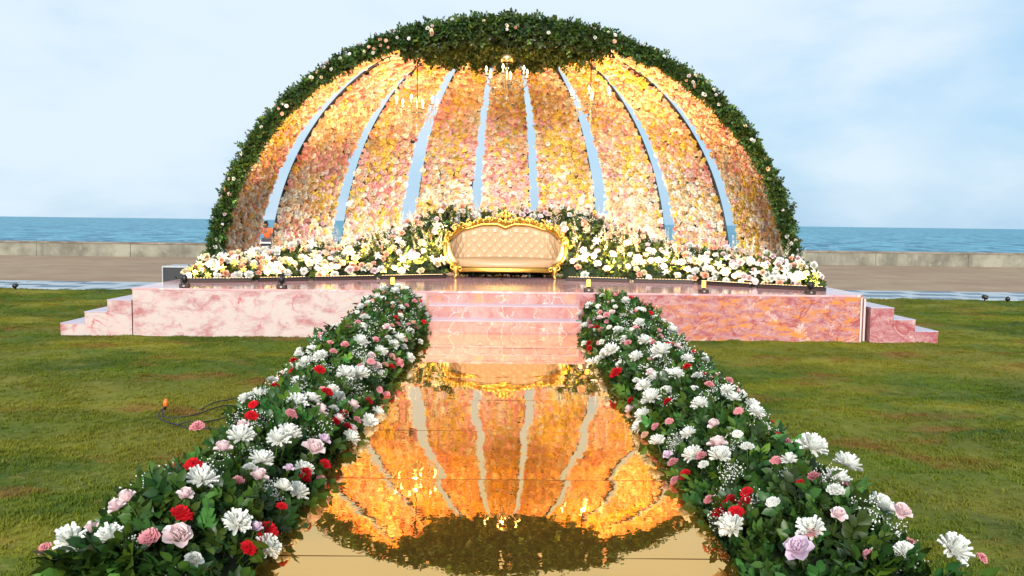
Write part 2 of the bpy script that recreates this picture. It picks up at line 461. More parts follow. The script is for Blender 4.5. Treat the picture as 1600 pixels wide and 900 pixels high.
def bloom_t(seed):
    """small frilled bloom of short overlapping petals round a deeper centre"""
    r = random.Random(seed); P = []
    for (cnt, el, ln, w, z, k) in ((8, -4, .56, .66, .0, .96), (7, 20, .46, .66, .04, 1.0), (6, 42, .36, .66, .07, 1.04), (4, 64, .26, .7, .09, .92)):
        for i in range(cnt):
            a = 2*pi*(i+r.uniform(-.3, .3))/cnt+el; e = radians(el+r.uniform(-14, 14)); l = ln*r.uniform(.8, 1.15)
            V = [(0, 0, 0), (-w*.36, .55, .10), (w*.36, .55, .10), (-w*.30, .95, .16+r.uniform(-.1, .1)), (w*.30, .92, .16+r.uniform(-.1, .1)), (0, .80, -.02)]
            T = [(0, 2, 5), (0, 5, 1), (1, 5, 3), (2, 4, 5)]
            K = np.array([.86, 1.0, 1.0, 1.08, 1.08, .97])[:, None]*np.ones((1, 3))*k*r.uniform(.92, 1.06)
            P.append((tpl(V, T, K), rz(a)@rx(e)*l, (0, 0, z-.02), 1))
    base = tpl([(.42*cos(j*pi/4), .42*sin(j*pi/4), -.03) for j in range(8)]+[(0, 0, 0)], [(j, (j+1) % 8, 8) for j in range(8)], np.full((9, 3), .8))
    P.append((base, np.eye(3), (0, 0, 0), 1))
    return join(P)

def petal_t(w, cup, segs=3, tipw=.5, curl=0.0):
    """petal along +y from the origin, cupped, segs rows of 3 verts + rounded tip"""
    V, T = [], []
    prof = [.35]+[1.0]*(segs-1)+[tipw]
    if segs == 3: prof = [.35, .85, 1.0, tipw]
    n = len(prof)
    for i in range(n):
        y = i/(n-1); hw = w*prof[i]/2
        z = curl*y*y
        V += [(-hw, y, z+cup*abs(hw)*2), (0, y+(.04 if i == n-1 else 0), z), (hw, y, z+cup*abs(hw)*2)]
    for i in range(n-1):
        a, b = 3*i, 3*i+3
        T += [(a, a+1, b+1), (a, b+1, b), (a+1, a+2, b+2), (a+1, b+2, b+1)]
    return tpl(V, T, np.ones((len(V), 3)))

GREEN = (.10, .17, .03)
def mum_t(seed, col=(.86, .86, .80), core=(.80, .80, .45)):
    r = random.Random(seed); P = []
    for (cnt, el, ln, w, cu) in ((15, -2, .48, .16, .20), (16, 12, .49, .15, .28), (15, 26, .46, .15, .36), (13, 40, .41, .14, .44), (11, 54, .35, .13, .5), (8, 68, .28, .12, .5), (5, 82, .22, .11, .5)):
        for i in range(cnt):
            a = 2*pi*(i+r.uniform(-.3, .3))/cnt; e = radians(el+r.uniform(-9, 9)); l = ln*r.uniform(.82, 1.12)
            pt = petal_t(w/l, .5, 2, .72, cu+r.uniform(-.1, .1))
            k = r.uniform(.93, 1.0)
            c = np.array(col)*k if el < 70 else np.array(core)
            P.append((pt, rz(a)@rx(e)*l, (0, 0, 0), c))
    P.append((stem_t(-1.3, .035, GREEN), np.eye(3), (0, 0, 0), 1))
    return join(P)
def rose_t(seed, col, edge=None):
    r = random.Random(seed); P = []; col = np.array(col)
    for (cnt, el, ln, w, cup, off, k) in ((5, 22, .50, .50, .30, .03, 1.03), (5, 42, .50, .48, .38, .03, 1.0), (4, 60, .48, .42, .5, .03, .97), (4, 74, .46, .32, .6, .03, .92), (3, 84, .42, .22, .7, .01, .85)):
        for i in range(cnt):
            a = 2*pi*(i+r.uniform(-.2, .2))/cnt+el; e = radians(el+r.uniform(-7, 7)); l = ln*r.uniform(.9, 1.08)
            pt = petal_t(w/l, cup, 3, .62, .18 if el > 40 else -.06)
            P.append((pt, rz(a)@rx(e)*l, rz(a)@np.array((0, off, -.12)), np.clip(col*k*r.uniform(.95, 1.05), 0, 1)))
    for i in range(5):
        P.append((leaf_s(.16), rz(i*1.256)@rx(radians(-30))*.28, (0, 0, -.14), GREEN))
    P.append((stem_t(-1.3, .035, GREEN), np.eye(3), (0, 0, -.1), 1))
    return join(P)
def carn_t(seed, col):
    r = random.Random(seed); P = []; col = np.array(col)
    for q, (rad, z, el) in enumerate(((.50, .02, .06), (.44, .10, .12), (.36, .18, .18), (.26, .26, .22), (.15, .32, .22))):
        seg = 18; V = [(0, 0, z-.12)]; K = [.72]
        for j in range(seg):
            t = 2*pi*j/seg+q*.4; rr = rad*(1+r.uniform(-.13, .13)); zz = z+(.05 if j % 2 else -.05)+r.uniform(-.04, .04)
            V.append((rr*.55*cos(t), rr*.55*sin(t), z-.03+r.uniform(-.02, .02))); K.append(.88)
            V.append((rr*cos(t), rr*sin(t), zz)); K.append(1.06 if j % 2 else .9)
        T = []
        for j in range(seg):
            k = (j+1) % seg; a, b, c, d = 1+2*j, 2+2*j, 1+2*k, 2+2*k
            T += [(0, a, c), (a, b, d), (a, d, c)]
        P.append((tpl(V, T, np.array(K)[:, None]*np.ones((1, 3))), np.eye(3), (0, 0, 0), col))
    P.append((stem_t(-.35, .10, GREEN), np.eye(3), (0, 0, -.02), 1))
    P.append((stem_t(-1.3, .03, GREEN), np.eye(3), (0, 0, -.1), 1))
    return join(P)
def lily_t(seed, col):
    r = random.Random(seed); P = []
    for i in range(6):
        a = i*pi/3+r.uniform(-.15, .15); e = radians(25+r.uniform(-12, 12)+(8 if i % 2 else 0))
        P.append((petal_t(.42, .35, 3, .3, -.1), rz(a)@rx(e)*.55, (0, 0, 0), np.array(col)*r.uniform(.93, 1)))
    P.append((stem_t(.3, .05, (.75, .7, .2)), np.eye(3), (0, 0, 0), 1))
    P.append((stem_t(-1.0, .035, GREEN), np.eye(3), (0, 0, 0), 1))
    return join(P)
def plume_t(seed, col):
    """tapering spike of tiny florets along +z, length 2.4"""
    r = random.Random(seed); P = []
    bend = r.uniform(-.25, .25)
    for i in range(46):
        t = i/45; a = i*2.4; rad = .24*(1-t)**.7+.03
        s = .22*(1-.55*t)*r.uniform(.7, 1.2)
        P.append((leaf_s(.42), rz(a)@rx(radians(25+r.uniform(-20, 35)))*s, (rad*.4*-sin(a)+bend*t*t*2, rad*.4*cos(a), 2.2*t), np.array(col)*r.uniform(.85, 1.05)))
    P.append((stem_t(-1.0, .03, GREEN), np.eye(3), (0, 0, 0), 1))
    return join(P)

# ------------------------------------------------------------------ the ground, sea and sea wall
def sheet(name, x0, x1, y0, y1, z, m):
    me = bpy.data.meshes.new(name); me.from_pydata([(x0, y0, z), (x1, y0, z), (x1, y1, z), (x0, y1, z)], [], [(0, 1, 2, 3)]); me.materials.append(m)
    return tag(link(name, me), kind='structure')
sheet('sea', -30000, 30000, 33.9, 40000, -3.0, M_sea)
sheet('sand_ground', -80, 80, -25, 33.7, -.03, M_sand)

def lawn_h(x, y):
    p = np.stack([x, y*1.3, x*0], -1)
    return .030*(vnoise(p, 1.7)-.5)+.026*(vnoise(p, 5.5)-.5)+.010*(vnoise(p, 13)-.5)
def edge_y(x): return 17.6+.10*np.sin(x*.7)+.05*np.sin(x*2.3)+.03*np.sin(x*7.1)
xs = np.linspace(-15, 15, 330); ts = np.linspace(0, 1, 190)**1.25
X, TT = np.meshgrid(xs, ts); Y = 1.4+TT*(edge_y(X)-1.4)
Z = lawn_h(X, Y)
tag(grid_mesh('lawn', np.stack([X, Y, Z], -1), M_lawn), kind='structure')
for nm, a, b, c, d in (('lawn_left_margin', -80, -15, -25, 17.6), ('lawn_right_margin', 15, 80, -25, 17.6), ('lawn_near_margin', -15, 15, -25, 1.4)):
    o = sheet('lawn', a, b, c, d, 0, M_lawn)

# grass: points carrying a tuft each (geometry nodes), denser near the camera
def grass():
    tv, tt = [], []
    r = random.Random(3)
    for i in range(13):
        a = r.uniform(0, 6.28); R_ = r.uniform(0, .035); h = r.uniform(.010, .026); ln = r.uniform(.010, .030); w = .0035
        bx, by = R_*cos(a*3), R_*sin(a*3); o = len(tv)
        tv += [(bx-w*sin(a), by+w*cos(a), -.004), (bx+w*sin(a), by-w*cos(a), -.004), (bx+ln*cos(a), by+ln*sin(a), h)]
        tt.append((o, o+1, o+2))
    tuft = bpy.data.objects.new('grass_tuft', tri_mesh('grass_tuft', tv, tt, None, M_blade))
    n = 230000
    y = 2.3+15.3*rng.random(n)**.8
    half = .64*y+1.2
    x = (rng.random(n)*2-1)*half
    keep = (np.abs(x) > .95) & (y < edge_y(x)+.05)
    keep &= ~((y > 10.8) & (np.abs(x) < 4.55))
    keep &= ~((np.abs(x) < 1.7) & (y > 2.9) & (y < 10.8))
    p = np.stack([x, y, x*0], -1)
    keep &= rng.random(n) < np.clip((vnoise(p, 3.2)-.22)*2.2, .25, 1)
    x, y = x[keep], y[keep]
    P = np.stack([x, y, lawn_h(x, y)], -1)
    me = bpy.data.meshes.new('grass'); me.vertices.add(len(P)); me.vertices.foreach_set('co', P.astype(np.float32).ravel())
    o = link('grass', me); tag(o, 'short uneven grass blades all over the lawn', 'grass', kind='stuff')
    g = bpy.data.node_groups.new('grass', 'GeometryNodeTree')
    g.interface.new_socket('Geometry', in_out='INPUT', socket_type='NodeSocketGeometry')
    g.interface.new_socket('Geometry', in_out='OUTPUT', socket_type='NodeSocketGeometry')
    gi, go = g.nodes.new('NodeGroupInput'), g.nodes.new('NodeGroupOutput')
    mtp = g.nodes.new('GeometryNodeMeshToPoints'); ip = g.nodes.new('GeometryNodeInstanceOnPoints'); oi = g.nodes.new('GeometryNodeObjectInfo')
    oi.inputs['Object'].default_value = tuft
    rr = g.nodes.new('FunctionNodeRandomValue'); rr.data_type = 'FLOAT_VECTOR'; rr.inputs[0].default_value = (-.2, -.2, 0); rr.inputs[1].default_value = (.2, .2, 6.28)
    rs = g.nodes.new('FunctionNodeRandomValue'); rs.data_type = 'FLOAT'; rs.inputs[2].default_value = .45; rs.inputs[3].default_value = .95
    k = g.links.new
    k(gi.outputs[0], mtp.inputs['Mesh']); k(mtp.outputs[0], ip.inputs['Points']); k(oi.outputs['Geometry'], ip.inputs['Instance'])
    k(rr.outputs[0], ip.inputs['Rotation']); k(rs.outputs[1], ip.inputs['Scale']); k(ip.outputs[0], go.inputs[0])
    md = o.modifiers.new('grass', 'NODES'); md.node_group = g
grass()

# paving strip beyond the lawn: pale and blue-grey slabs in a slanting pattern
pav = empty('paved_path', 'strip of pale and blue-grey slabs beyond the lawn', 'path'); pav['kind'] = 'structure'; del pav['category']
me = bpy.data.meshes.new('paving_bed'); me.from_pydata([(-80, 17.62, -.022), (80, 17.62, -.022), (80, 20.05, -.022), (-80, 20.05, -.022)], [], [(0, 1, 2, 3)]); me.materials.append(M_joint)
link('paving_bed', me, pav)
S = .44; v, f = box_arrays(-S/2+.006, S/2-.006, -S/2+.006, S/2-.006, -.05, 0)
slab_me = []
for m_ in (M_tile_a, M_tile_b):
    q = bpy.data.meshes.new('slab'); q.from_pydata(v, [], f); q.materials.append(m_); slab_me.append(q)
cnt = 0; rest = ([], [])
for r_ in range(5):
    for c_ in range(-90, 91):
        x, y = c_*S, 17.95+r_*S
        k = 1 if ((c_+2*r_) % 5) in (0, 1) and random.random() < .9 else 0
        z = -.006+random.uniform(-.003, .003)
        vis = (4.4 < abs(x) < .64*y+.6)
        if vis and cnt < 300:
            o = link('slab', slab_me[k], pav, loc=(x, y, z)); cnt += 1
        else:
            rest[k].append((x-S/2+.006, x+S/2-.006, y-S/2+.006, y+S/2-.006, z-.05, z))
for k, m_ in ((0, M_tile_a), (1, M_tile_b)):
    o = boxes('slabs', rest[k], m_, pav); o['kind'] = 'stuff'

wall = empty('sea_wall', 'long low weathered concrete wall between the sand and the sea', 'wall', (0, 33.4, 0))
for i in range(-14, 15):
    a, b = i*3.6, (i+1)*3.6-.015
    boxes('wall_panel', [(a, b, -.02+random.uniform(-.006, .006), .28, -3.2, .46)], M_conc, wall)
    boxes('coping', [(a-.004, b+.008, -.05, .34, .463, .53+random.uniform(-.006, .006))], M_cap, wall)

# small dark ground lights at the far edge of the lawn
for i, (x, y, lab) in enumerate(((-9.74, 17.25, 'small dark ground light at the far left edge of the lawn'), (9.66, 17.23, 'small dark ground light right of the stage, nearer to the stage of the two'),
                                 (9.9, 16.85, 'small dark ground light at the far right edge of the lawn, rightmost'))):
    e = empty('ground_light', lab, 'light', (x, y, 0), i*1.3, 'dark ground lights at the lawn edge'); e.scale = (.75, .75, .75)
    lathe('base', [(.05, 0), (.05, .02), (.02, .03), (.018, .07)], M_dark, e)
    V_, Q_ = tube_arrays([(0, -.07, .10), (0, -.05, .105), (0, .05, .13), (0, .07, .132)], [.055, .062, .055, .03], 10)
    me = bpy.data.meshes.new('lamp_head'); me.from_pydata(V_, [], Q_); me.materials.append(M_dark); link('lamp_head', me, e, smooth=True)

# ------------------------------------------------------------------ stage
ROT = radians(.9); SY = 10.76; ZS = .6
stage = empty('stage', 'low wide stage clad in pale and pink marble print with a glossy deck', 'stage', (0, SY, 0), ROT)
boxes('core', [(-4.585, 4.535, .02, 7.2, 0, .572)], M_white_edge, stage)
boxes('deck', [(-4.61, 4.50, -.004, 7.21, .575, .60)], M_deck, stage, .003)
boxes('front_panel', [(-4.60, -.97, 0, .018, 0, .574)], M_pale, stage)['label'] = 'pale marble print front panel left of the steps'
boxes('front_panel', [(.95, 4.50, 0, .018, 0, .574)], M_pink, stage)['label'] = 'pink and orange marble print front panel right of the steps'
boxes('front_panel', [(-.969, .949, .004, .018, 0, .574)], M_step, stage)
boxes('side_panel', [(-4.603, -4.587, .019, 7.2, 0, .574)], M_pink, stage)
# clipped right corner
me = bpy.data.meshes.new('corner_panel'); me.from_pydata([(4.502, 0.0, 0), (4.60, .16, 0), (4.60, .16, .575), (4.502, 0, .575), (4.502, .1, 0), (4.55, .2, 0), (4.55, .2, .575), (4.502, .1, .575)], [],
    [(0, 1, 2, 3), (1, 5, 6, 2), (3, 2, 6, 7), (4, 7, 6, 5), (0, 3, 7, 4)]); me.materials.append(M_pink); link('corner_panel', me, stage)
boxes('corner_strip', [(4.590, 4.615, .10, .16, 0, .55)], M_white_edge, stage)
boxes('side_panel', [(4.60, 4.612, .162, 7.2, 0, .574)], M_pink, stage)
me = bpy.data.meshes.new('deck_edge'); me.from_pydata([(4.501, .0, .60), (4.61, .18, .60), (4.61, 7.21, .60), (4.501, 7.21, .60), (4.501, 0, .577), (4.61, .18, .577), (4.61, 7.21, .577), (4.501, 7.21, .577)], [],
    [(0, 1, 2, 3), (0, 4, 5, 1), (1, 5, 6, 2), (4, 7, 6, 5), (2, 6, 7, 3), (0, 3, 7, 4)]); me.materials.append(M_deck); link('deck_edge', me, stage)

fs = empty('front_steps', 'pink marble print steps between the gold walkway and the stage', 'steps', (0, SY, 0), ROT)
for i, (h, y0, y1) in enumerate(((.30, -.60, -.302), (.45, -.30, -.002))):
    boxes('step', [(-.93+i*.012, .91-i*.006, y0, y1, 0, h-.012)], M_step, fs)
    boxes('tread', [(-.932+i*.012, .912-i*.006, y0-.006, y1, h-.011, h)], M_tread, fs, .002)
def side_steps(x_in, sgn, label, m):
    e = empty('side_steps', label, 'steps', (0, SY, 0), ROT)
    runs = (.30, .28, .30); x = x_in
    for i, h in enumerate((.45, .30, .155)):
        x2 = x+sgn*runs[i]; a, b = min(x, x2), max(x, x2)
        boxes('step', [(a+.001, b-.001, .0+i*.002, 2.3, 0, h-.012)], m, e)
        boxes('tread', [(a+.001-(.004 if sgn < 0 else 0), b-.001+(.004 if sgn > 0 else 0), -.004+i*.002, 2.3, h-.011, h)], M_tread, e, .002)
        x = x2
    return e
side_steps(-4.612, -1, 'pale pink marble print steps at the left end of the stage', M_pale)
side_steps(4.635, 1, 'red and pink marble print steps at the right end of the stage', M_red)

# ------------------------------------------------------------------ gold mirror walkway
walk = empty('mirror_walkway', 'raised walkway of gold mirror panels running to the stage steps', 'walkway', (0, 0, 0))
seams = [1.2, 2.26, 3.31, 4.35, 5.37, 6.32, 7.25, 8.12, 8.98, 10.14]
boxes('platform', [(-.925, .905, 1.2, 10.14, 0, .140)], M_wood, walk)
for i in range(len(seams)-1):
    a, b = seams[i]+.003, seams[i+1]-.003
    xs = np.linspace(-.93, .91, 47); ys = np.linspace(a, b, 27)
    X, Y = np.meshgrid(xs, ys)
    tx, ty = random.uniform(-.003, .003), random.uniform(-.0034, .0034)
    Z = .146+(X)*tx*.4+(Y-(a+b)/2)*ty
    p = np.stack([X*1.6, Y*1.1, X*0+i*7.3], -1)
    Z = Z+.0040*(vnoise(p, 1.7)-.5)+.0030*np.sin(pi*(Y-a)/(b-a))*random.uniform(-.5, .6)*.6
    o = grid_mesh('mirror_panel', np.stack([X, Y, Z], -1), M_mirror, walk)

# ------------------------------------------------------------------ flower mounds
def leaf_tint(n, base=(.028, .072, .011), var=.45):
    b = np.array(base); k = np.exp(rng.normal(0, var, (n, 1)))
    warm = rng.random((n, 1))
    c = b*k*np.concatenate([.75+.7*warm, np.ones((n, 1)), .6+.9*(1-warm)], 1)
    return np.clip(c, .006, .40)

sprigs = [sprig_t(7, s) for s in range(5)]
sprigs_s = [sprig_t(6, s+20, True) for s in range(4)]
leaf1 = leaf_t()
def cols(d): return {k: np.array(v) for k, v in d.items()}
COL = {'r': (.70, .012, .022), 'p': (.84, .36, .38), 'w': (.84, .83, .76), 'b': (.86, .68, .68), 'l': (.76, .60, .72), 'c': (.84, .74, .50), 'k': (.86, .50, .34), 'y': (.84, .72, .18), 'd': (.62, .10, .18)}
_mesh = {}
def fm(kind, c, var):
    key = (kind, c, var)
    if key not in _mesh:
        s = hash((ord(kind[0]), ord(c), var)) % 9999
        col = COL[c]
        t = {'m': lambda: mum_t(s), 'r': lambda: rose_t(s, col), 'c': lambda: carn_t(s, col), 'l': lambda: lily_t(s, col), 'p': lambda: plume_t(s, col)}[kind]()
        nm = {'m': 'chrysanthemum', 'r': 'rose', 'c': 'carnation', 'l': 'lily', 'p': 'flower_spike'}[kind]
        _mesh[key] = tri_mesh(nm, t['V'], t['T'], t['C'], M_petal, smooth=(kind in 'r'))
    return _mesh[key]
NAMES = {'m': 'chrysanthemum', 'r': 'rose', 'c': 'carnation', 'l': 'lily', 'p': 'flower_spike'}
def put(kind, c, pos, direction, size, parent, tilt=0.0):
    me = fm(kind, c, random.randrange(4))
    o = bpy.data.objects.new(NAMES[kind], me); C.objects.link(o); o.parent = parent
    d = Vector(direction).normalized()
    q = d.to_track_quat('Z', 'Y').to_matrix().to_4x4() @ Matrix.Rotation(random.uniform(0, 6.28), 4, 'Z')
    o.matrix_local = Matrix.Translation(pos) @ q @ Matrix.Diagonal((size, size, size, 1))
    return o

def mound(fn, parent, n_sprig, size, n_u, n_v, core_shrink=.05, n_obj=300, tint=(.030, .074, .011), small=False, weight=None, outw=.9):
    """core + leaf sprigs over the surface fn(u,v)->(...,3); returns sampler"""
    e = 1e-3
    def surf(u, v):
        P = fn(u, v); du = fn(np.clip(u+e, 0, 1), v)-fn(np.clip(u-e, 0, 1), v); dv = fn(u, np.clip(v+e, 0, 1))-fn(u, np.clip(v-e, 0, 1))
        n = norm(np.cross(du, dv)); n = np.where((n[..., 2:3] < -.05), -n, n); return P, n
    U, V = np.meshgrid(np.linspace(0, 1, n_u), np.linspace(0, 1, n_v), indexing='ij')
    P, n = surf(U, V)
    P = P-n*core_shrink; P[..., 2] = np.maximum(P[..., 2], fn(U, V)[..., 2].min()+.002)
    P += (vnoise(P, 9)[..., None]-.5)*n*.05
    grid_mesh('foam_core', P, M_soil, parent)
    m = int(n_sprig*(1.5 if weight else 1))
    u, v = rng.random(m), rng.random(m)
    if weight:
        k = rng.random(m) < weight(u, v); u, v = u[k], v[k]
    P, n = surf(u, v)
    k = len(u)
    fw = norm(n*outw*rng.uniform(.1, .9, (k, 1))+rng.normal(size=(k, 3))*.8+np.array([0, 0, .15]))
    P = P+n*rng.uniform(-.075, -.01, (k, 1))*size/.12
    R = frames_y(fw, n+rng.normal(size=(k, 3))*.45)*(size*rng.uniform(.65, 1.3, (k, 1, 1)))
    tn = leaf_tint(k, tint)
    tp = sprigs_s if small else sprigs
    which = rng.integers(0, len(tp), k)
    d = np.linalg.norm(P-np.array([0, 0, 1.46])+0 if parent is None else P+np.array(parent.location)-np.array([0, 0, 1.46]), axis=1)
    order = np.argsort(d); near = np.zeros(k, bool); near[order[:n_obj]] = True
    far = ~near
    if far.any():
        items = [(tp[i], R[far & (which == i)], P[far & (which == i)], tn[far & (which == i)]) for i in range(len(tp))]
        link('foliage', merge('foliage', items, M_leaf), parent)['kind'] = 'stuff'
    if n_obj:
        # a few leaf shades per sprig shape, shared between the nearest sprigs
        bank = {}
        for i in order[:n_obj]:
            key = (int(which[i]), int(rng.integers(0, 5)))
            if key not in bank:
                t = tp[key[0]]; bank[key] = tri_mesh('leaf_sprig', t['V'], t['T'], np.clip(t['C']*leaf_tint(1, tint, .3), 0, 1), M_leaf)
            o = bpy.data.objects.new('leaf_sprig', bank[key]); C.objects.link(o); o.parent = parent
            mt = np.eye(4); mt[:3, :3] = R[i]; mt[:3, 3] = P[i]; o.matrix_local = Matrix(mt.tolist())
    return surf

octa = tpl([(1, 0, 0), (-1, 0, 0), (0, 1, 0), (0, -1, 0), (0, 0, 1), (0, 0, -1)], [(0, 2, 4), (2, 1, 4), (1, 3, 4), (3, 0, 4), (2, 0, 5), (1, 2, 5), (3, 1, 5), (0, 3, 5)], np.ones((6, 3)))
def breath(surf, parent, clusters, per, rad, dot, urange=(0, 1), vr=(.1, .9)):
    """clouds of tiny white baby's breath blossoms on hair-thin stems"""
    u = rng.uniform(*urange, clusters); v = rng.uniform(*vr, clusters); P, n = surf(u, v)
    Pc = np.repeat(P+n*rad*.45, per, 0); nn = np.repeat(n, per, 0)
    off = rng.normal(size=(clusters*per, 3)); off = norm(off)*(rng.random((clusters*per, 1))**.5)*rad
    off = off-np.minimum(0, (off*nn).sum(1, keepdims=True))*nn*1.3
    Q = Pc+off; k = len(Q)
    R = frames_z(norm(rng.normal(size=(k, 3))))*(dot*rng.uniform(.6, 1.25, (k, 1, 1)))
    t = np.tile(np.array([.86, .86, .82]), (k, 1))
    o = link('babys_breath', merge('babys_breath', [(octa, R, Q, t)], M_petal), parent); o['kind'] = 'stuff'
    st = stem_t(1, .0016, (.10, .17, .05)); base = np.repeat(P-n*.02, per, 0); sel = rng.random(k) < .5
    d = (Q-base)[sel]; ln = np.linalg.norm(d, axis=1)
    R = frames_z(d); R[:, :, 2] *= ln[:, None]
    o = link('breath_stems', merge('breath_stems', [(st, R, base[sel], np.ones((len(d), 3)))], M_leaf), parent); o['kind'] = 'stuff'

# --- the two borders along the walkway
LIST_L = '-1.59,3.01,0.24,cp,0.045;-1.50,3.01,0.27,mw,0.107;-1.38,3.17,0.37,rb,0.070;-1.27,3.49,0.40,cr,0.070;-1.24,3.00,0.29,cp,0.067;-1.18,3.12,0.33,cr,0.074;-1.19,3.34,0.38,mw,0.119;-1.20,3.21,0.37,rb,0.062;-1.16,3.03,0.28,rb,0.099;-1.48,4.19,0.39,cp,0.071;-1.23,3.75,0.40,rb,0.078;-1.22,3.96,0.39,mw,0.129;-1.10,3.48,0.34,cp,0.051;-1.02,3.20,0.26,mw,0.109;-0.97,3.25,0.23,rl,0.058;-0.94,3.31,0.20,cr,0.074;-1.10,3.66,0.34,cw,0.060;-1.06,3.64,0.31,rb,0.076;-1.09,3.80,0.33,mw,0.107;-1.10,4.13,0.34,mw,0.116;-1.08,4.24,0.34,mw,0.119;-0.98,4.33,0.25,rb,0.109;-0.97,4.52,0.25,rl,0.067;-1.00,3.91,0.27,rl,0.046;-0.95,4.02,0.22,cr,0.054;-0.98,3.72,0.24,rw,0.077;-0.95,3.56,0.21,cr,0.042;-1.16,4.73,0.39,mw,0.119;-1.12,4.90,0.37,mw,0.109;-1.06,4.84,0.33,rb,0.093;-1.14,4.55,0.38,cp,0.067;-1.28,4.36,0.41,cr,0.065;-1.33,4.59,0.42,cr,0.051;-1.40,4.71,0.42,mw,0.077;-1.39,5.18,0.44,cw,0.061;-1.33,4.99,0.44,cr,0.048;-1.42,5.86,0.45,cr,0.056;-1.45,6.14,0.45,cw,0.064;-1.21,5.62,0.43,cr,0.071;-1.31,5.71,0.46,mw,0.093;-1.08,5.33,0.35,rw,0.087;-1.09,5.23,0.36,cr,0.070;-1.08,5.77,0.37,mw,0.128;-1.03,5.98,0.33,mw,0.142;-1.02,5.04,0.30,cw,0.060;-0.98,4.95,0.26,rb,0.066;-0.97,5.39,0.25,rb,0.072;-0.92,7.25,0.21,rp,0.097;-0.94,6.95,0.23,cr,0.057;-0.87,3.44,0.03,cr,0.041;-1.08,2.95,0.22,rw,0.066;-1.16,6.84,0.44,mw,0.122;-1.03,6.99,0.34,mw,0.114;-1.24,6.23,0.46,cp,0.055;-1.03,6.53,0.34,cp,0.063;-1.33,7.35,0.50,cr,0.060;-1.29,7.95,0.52,cw,0.082;-1.10,7.92,0.43,rb,0.076;-0.99,7.93,0.32,mw,0.117'
LIST_R = '1.27,6.62,0.48,cr,0.059;1.20,6.41,0.45,mw,0.161;1.06,6.65,0.37,mw,0.118;0.93,6.83,0.22,cr,0.101;0.99,5.50,0.28,mw,0.138;1.04,5.26,0.32,cr,0.055;1.00,5.87,0.29,mw,0.104;1.14,4.86,0.38,mw,0.101;1.31,4.99,0.44,mw,0.081;1.30,4.80,0.43,mw,0.078;1.33,4.49,0.42,mw,0.087;1.26,4.54,0.42,cp,0.050;1.12,4.44,0.37,rb,0.066;0.91,4.83,0.17,mw,0.093;0.99,4.94,0.27,cp,0.048;1.02,4.54,0.29,mw,0.087;1.08,4.20,0.33,rb,0.087;1.05,4.03,0.31,mw,0.107;1.16,4.00,0.37,cw,0.059;1.17,4.20,0.38,cw,0.050;0.92,4.57,0.17,rl,0.054;0.92,4.43,0.17,cp,0.059;0.99,4.08,0.26,cw,0.048;1.04,3.52,0.30,cr,0.052;0.94,3.73,0.20,cp,0.050;0.88,3.86,0.06,cr,0.051;0.98,3.44,0.24,cr,0.069;0.95,3.34,0.21,mw,0.104;1.20,3.68,0.39,cp,0.052;1.24,3.64,0.40,mw,0.070;1.38,3.82,0.41,mw,0.136;1.45,3.61,0.39,mw,0.118;1.26,3.41,0.40,cp,0.056;1.20,3.37,0.39,cr,0.032;1.28,3.25,0.40,cw,0.063;1.14,3.09,0.30,mw,0.105;1.14,3.08,0.30,cp,0.055;1.08,3.03,0.25,rl,0.103;1.08,3.31,0.33,cw,0.049;1.24,3.12,0.35,rb,0.060;1.47,3.16,0.35,rb,0.075;1.40,2.96,0.27,mw,0.079;1.60,3.04,0.25,mw,0.122;1.72,3.07,0.21,cp,0.041;1.30,2.95,0.25,cp,0.083;0.88,7.44,0.04,rb,0.088;0.97,7.49,0.29,mw,0.144;0.88,8.19,0.05,mw,0.146;1.08,7.30,0.40,cp,0.065;0.99,8.93,0.33,cr,0.066;0.91,8.78,0.18,cr,0.078;1.16,6.97,0.45,mw,0.114;0.96,10.97,0.31,mw,0.146;1.10,9.04,0.45,cp,0.074;1.16,5.64,0.41,mw,0.109;1.25,5.79,0.45,cr,0.056;1.25,5.48,0.44,cw,0.065;1.26,5.20,0.44,cp,0.054'
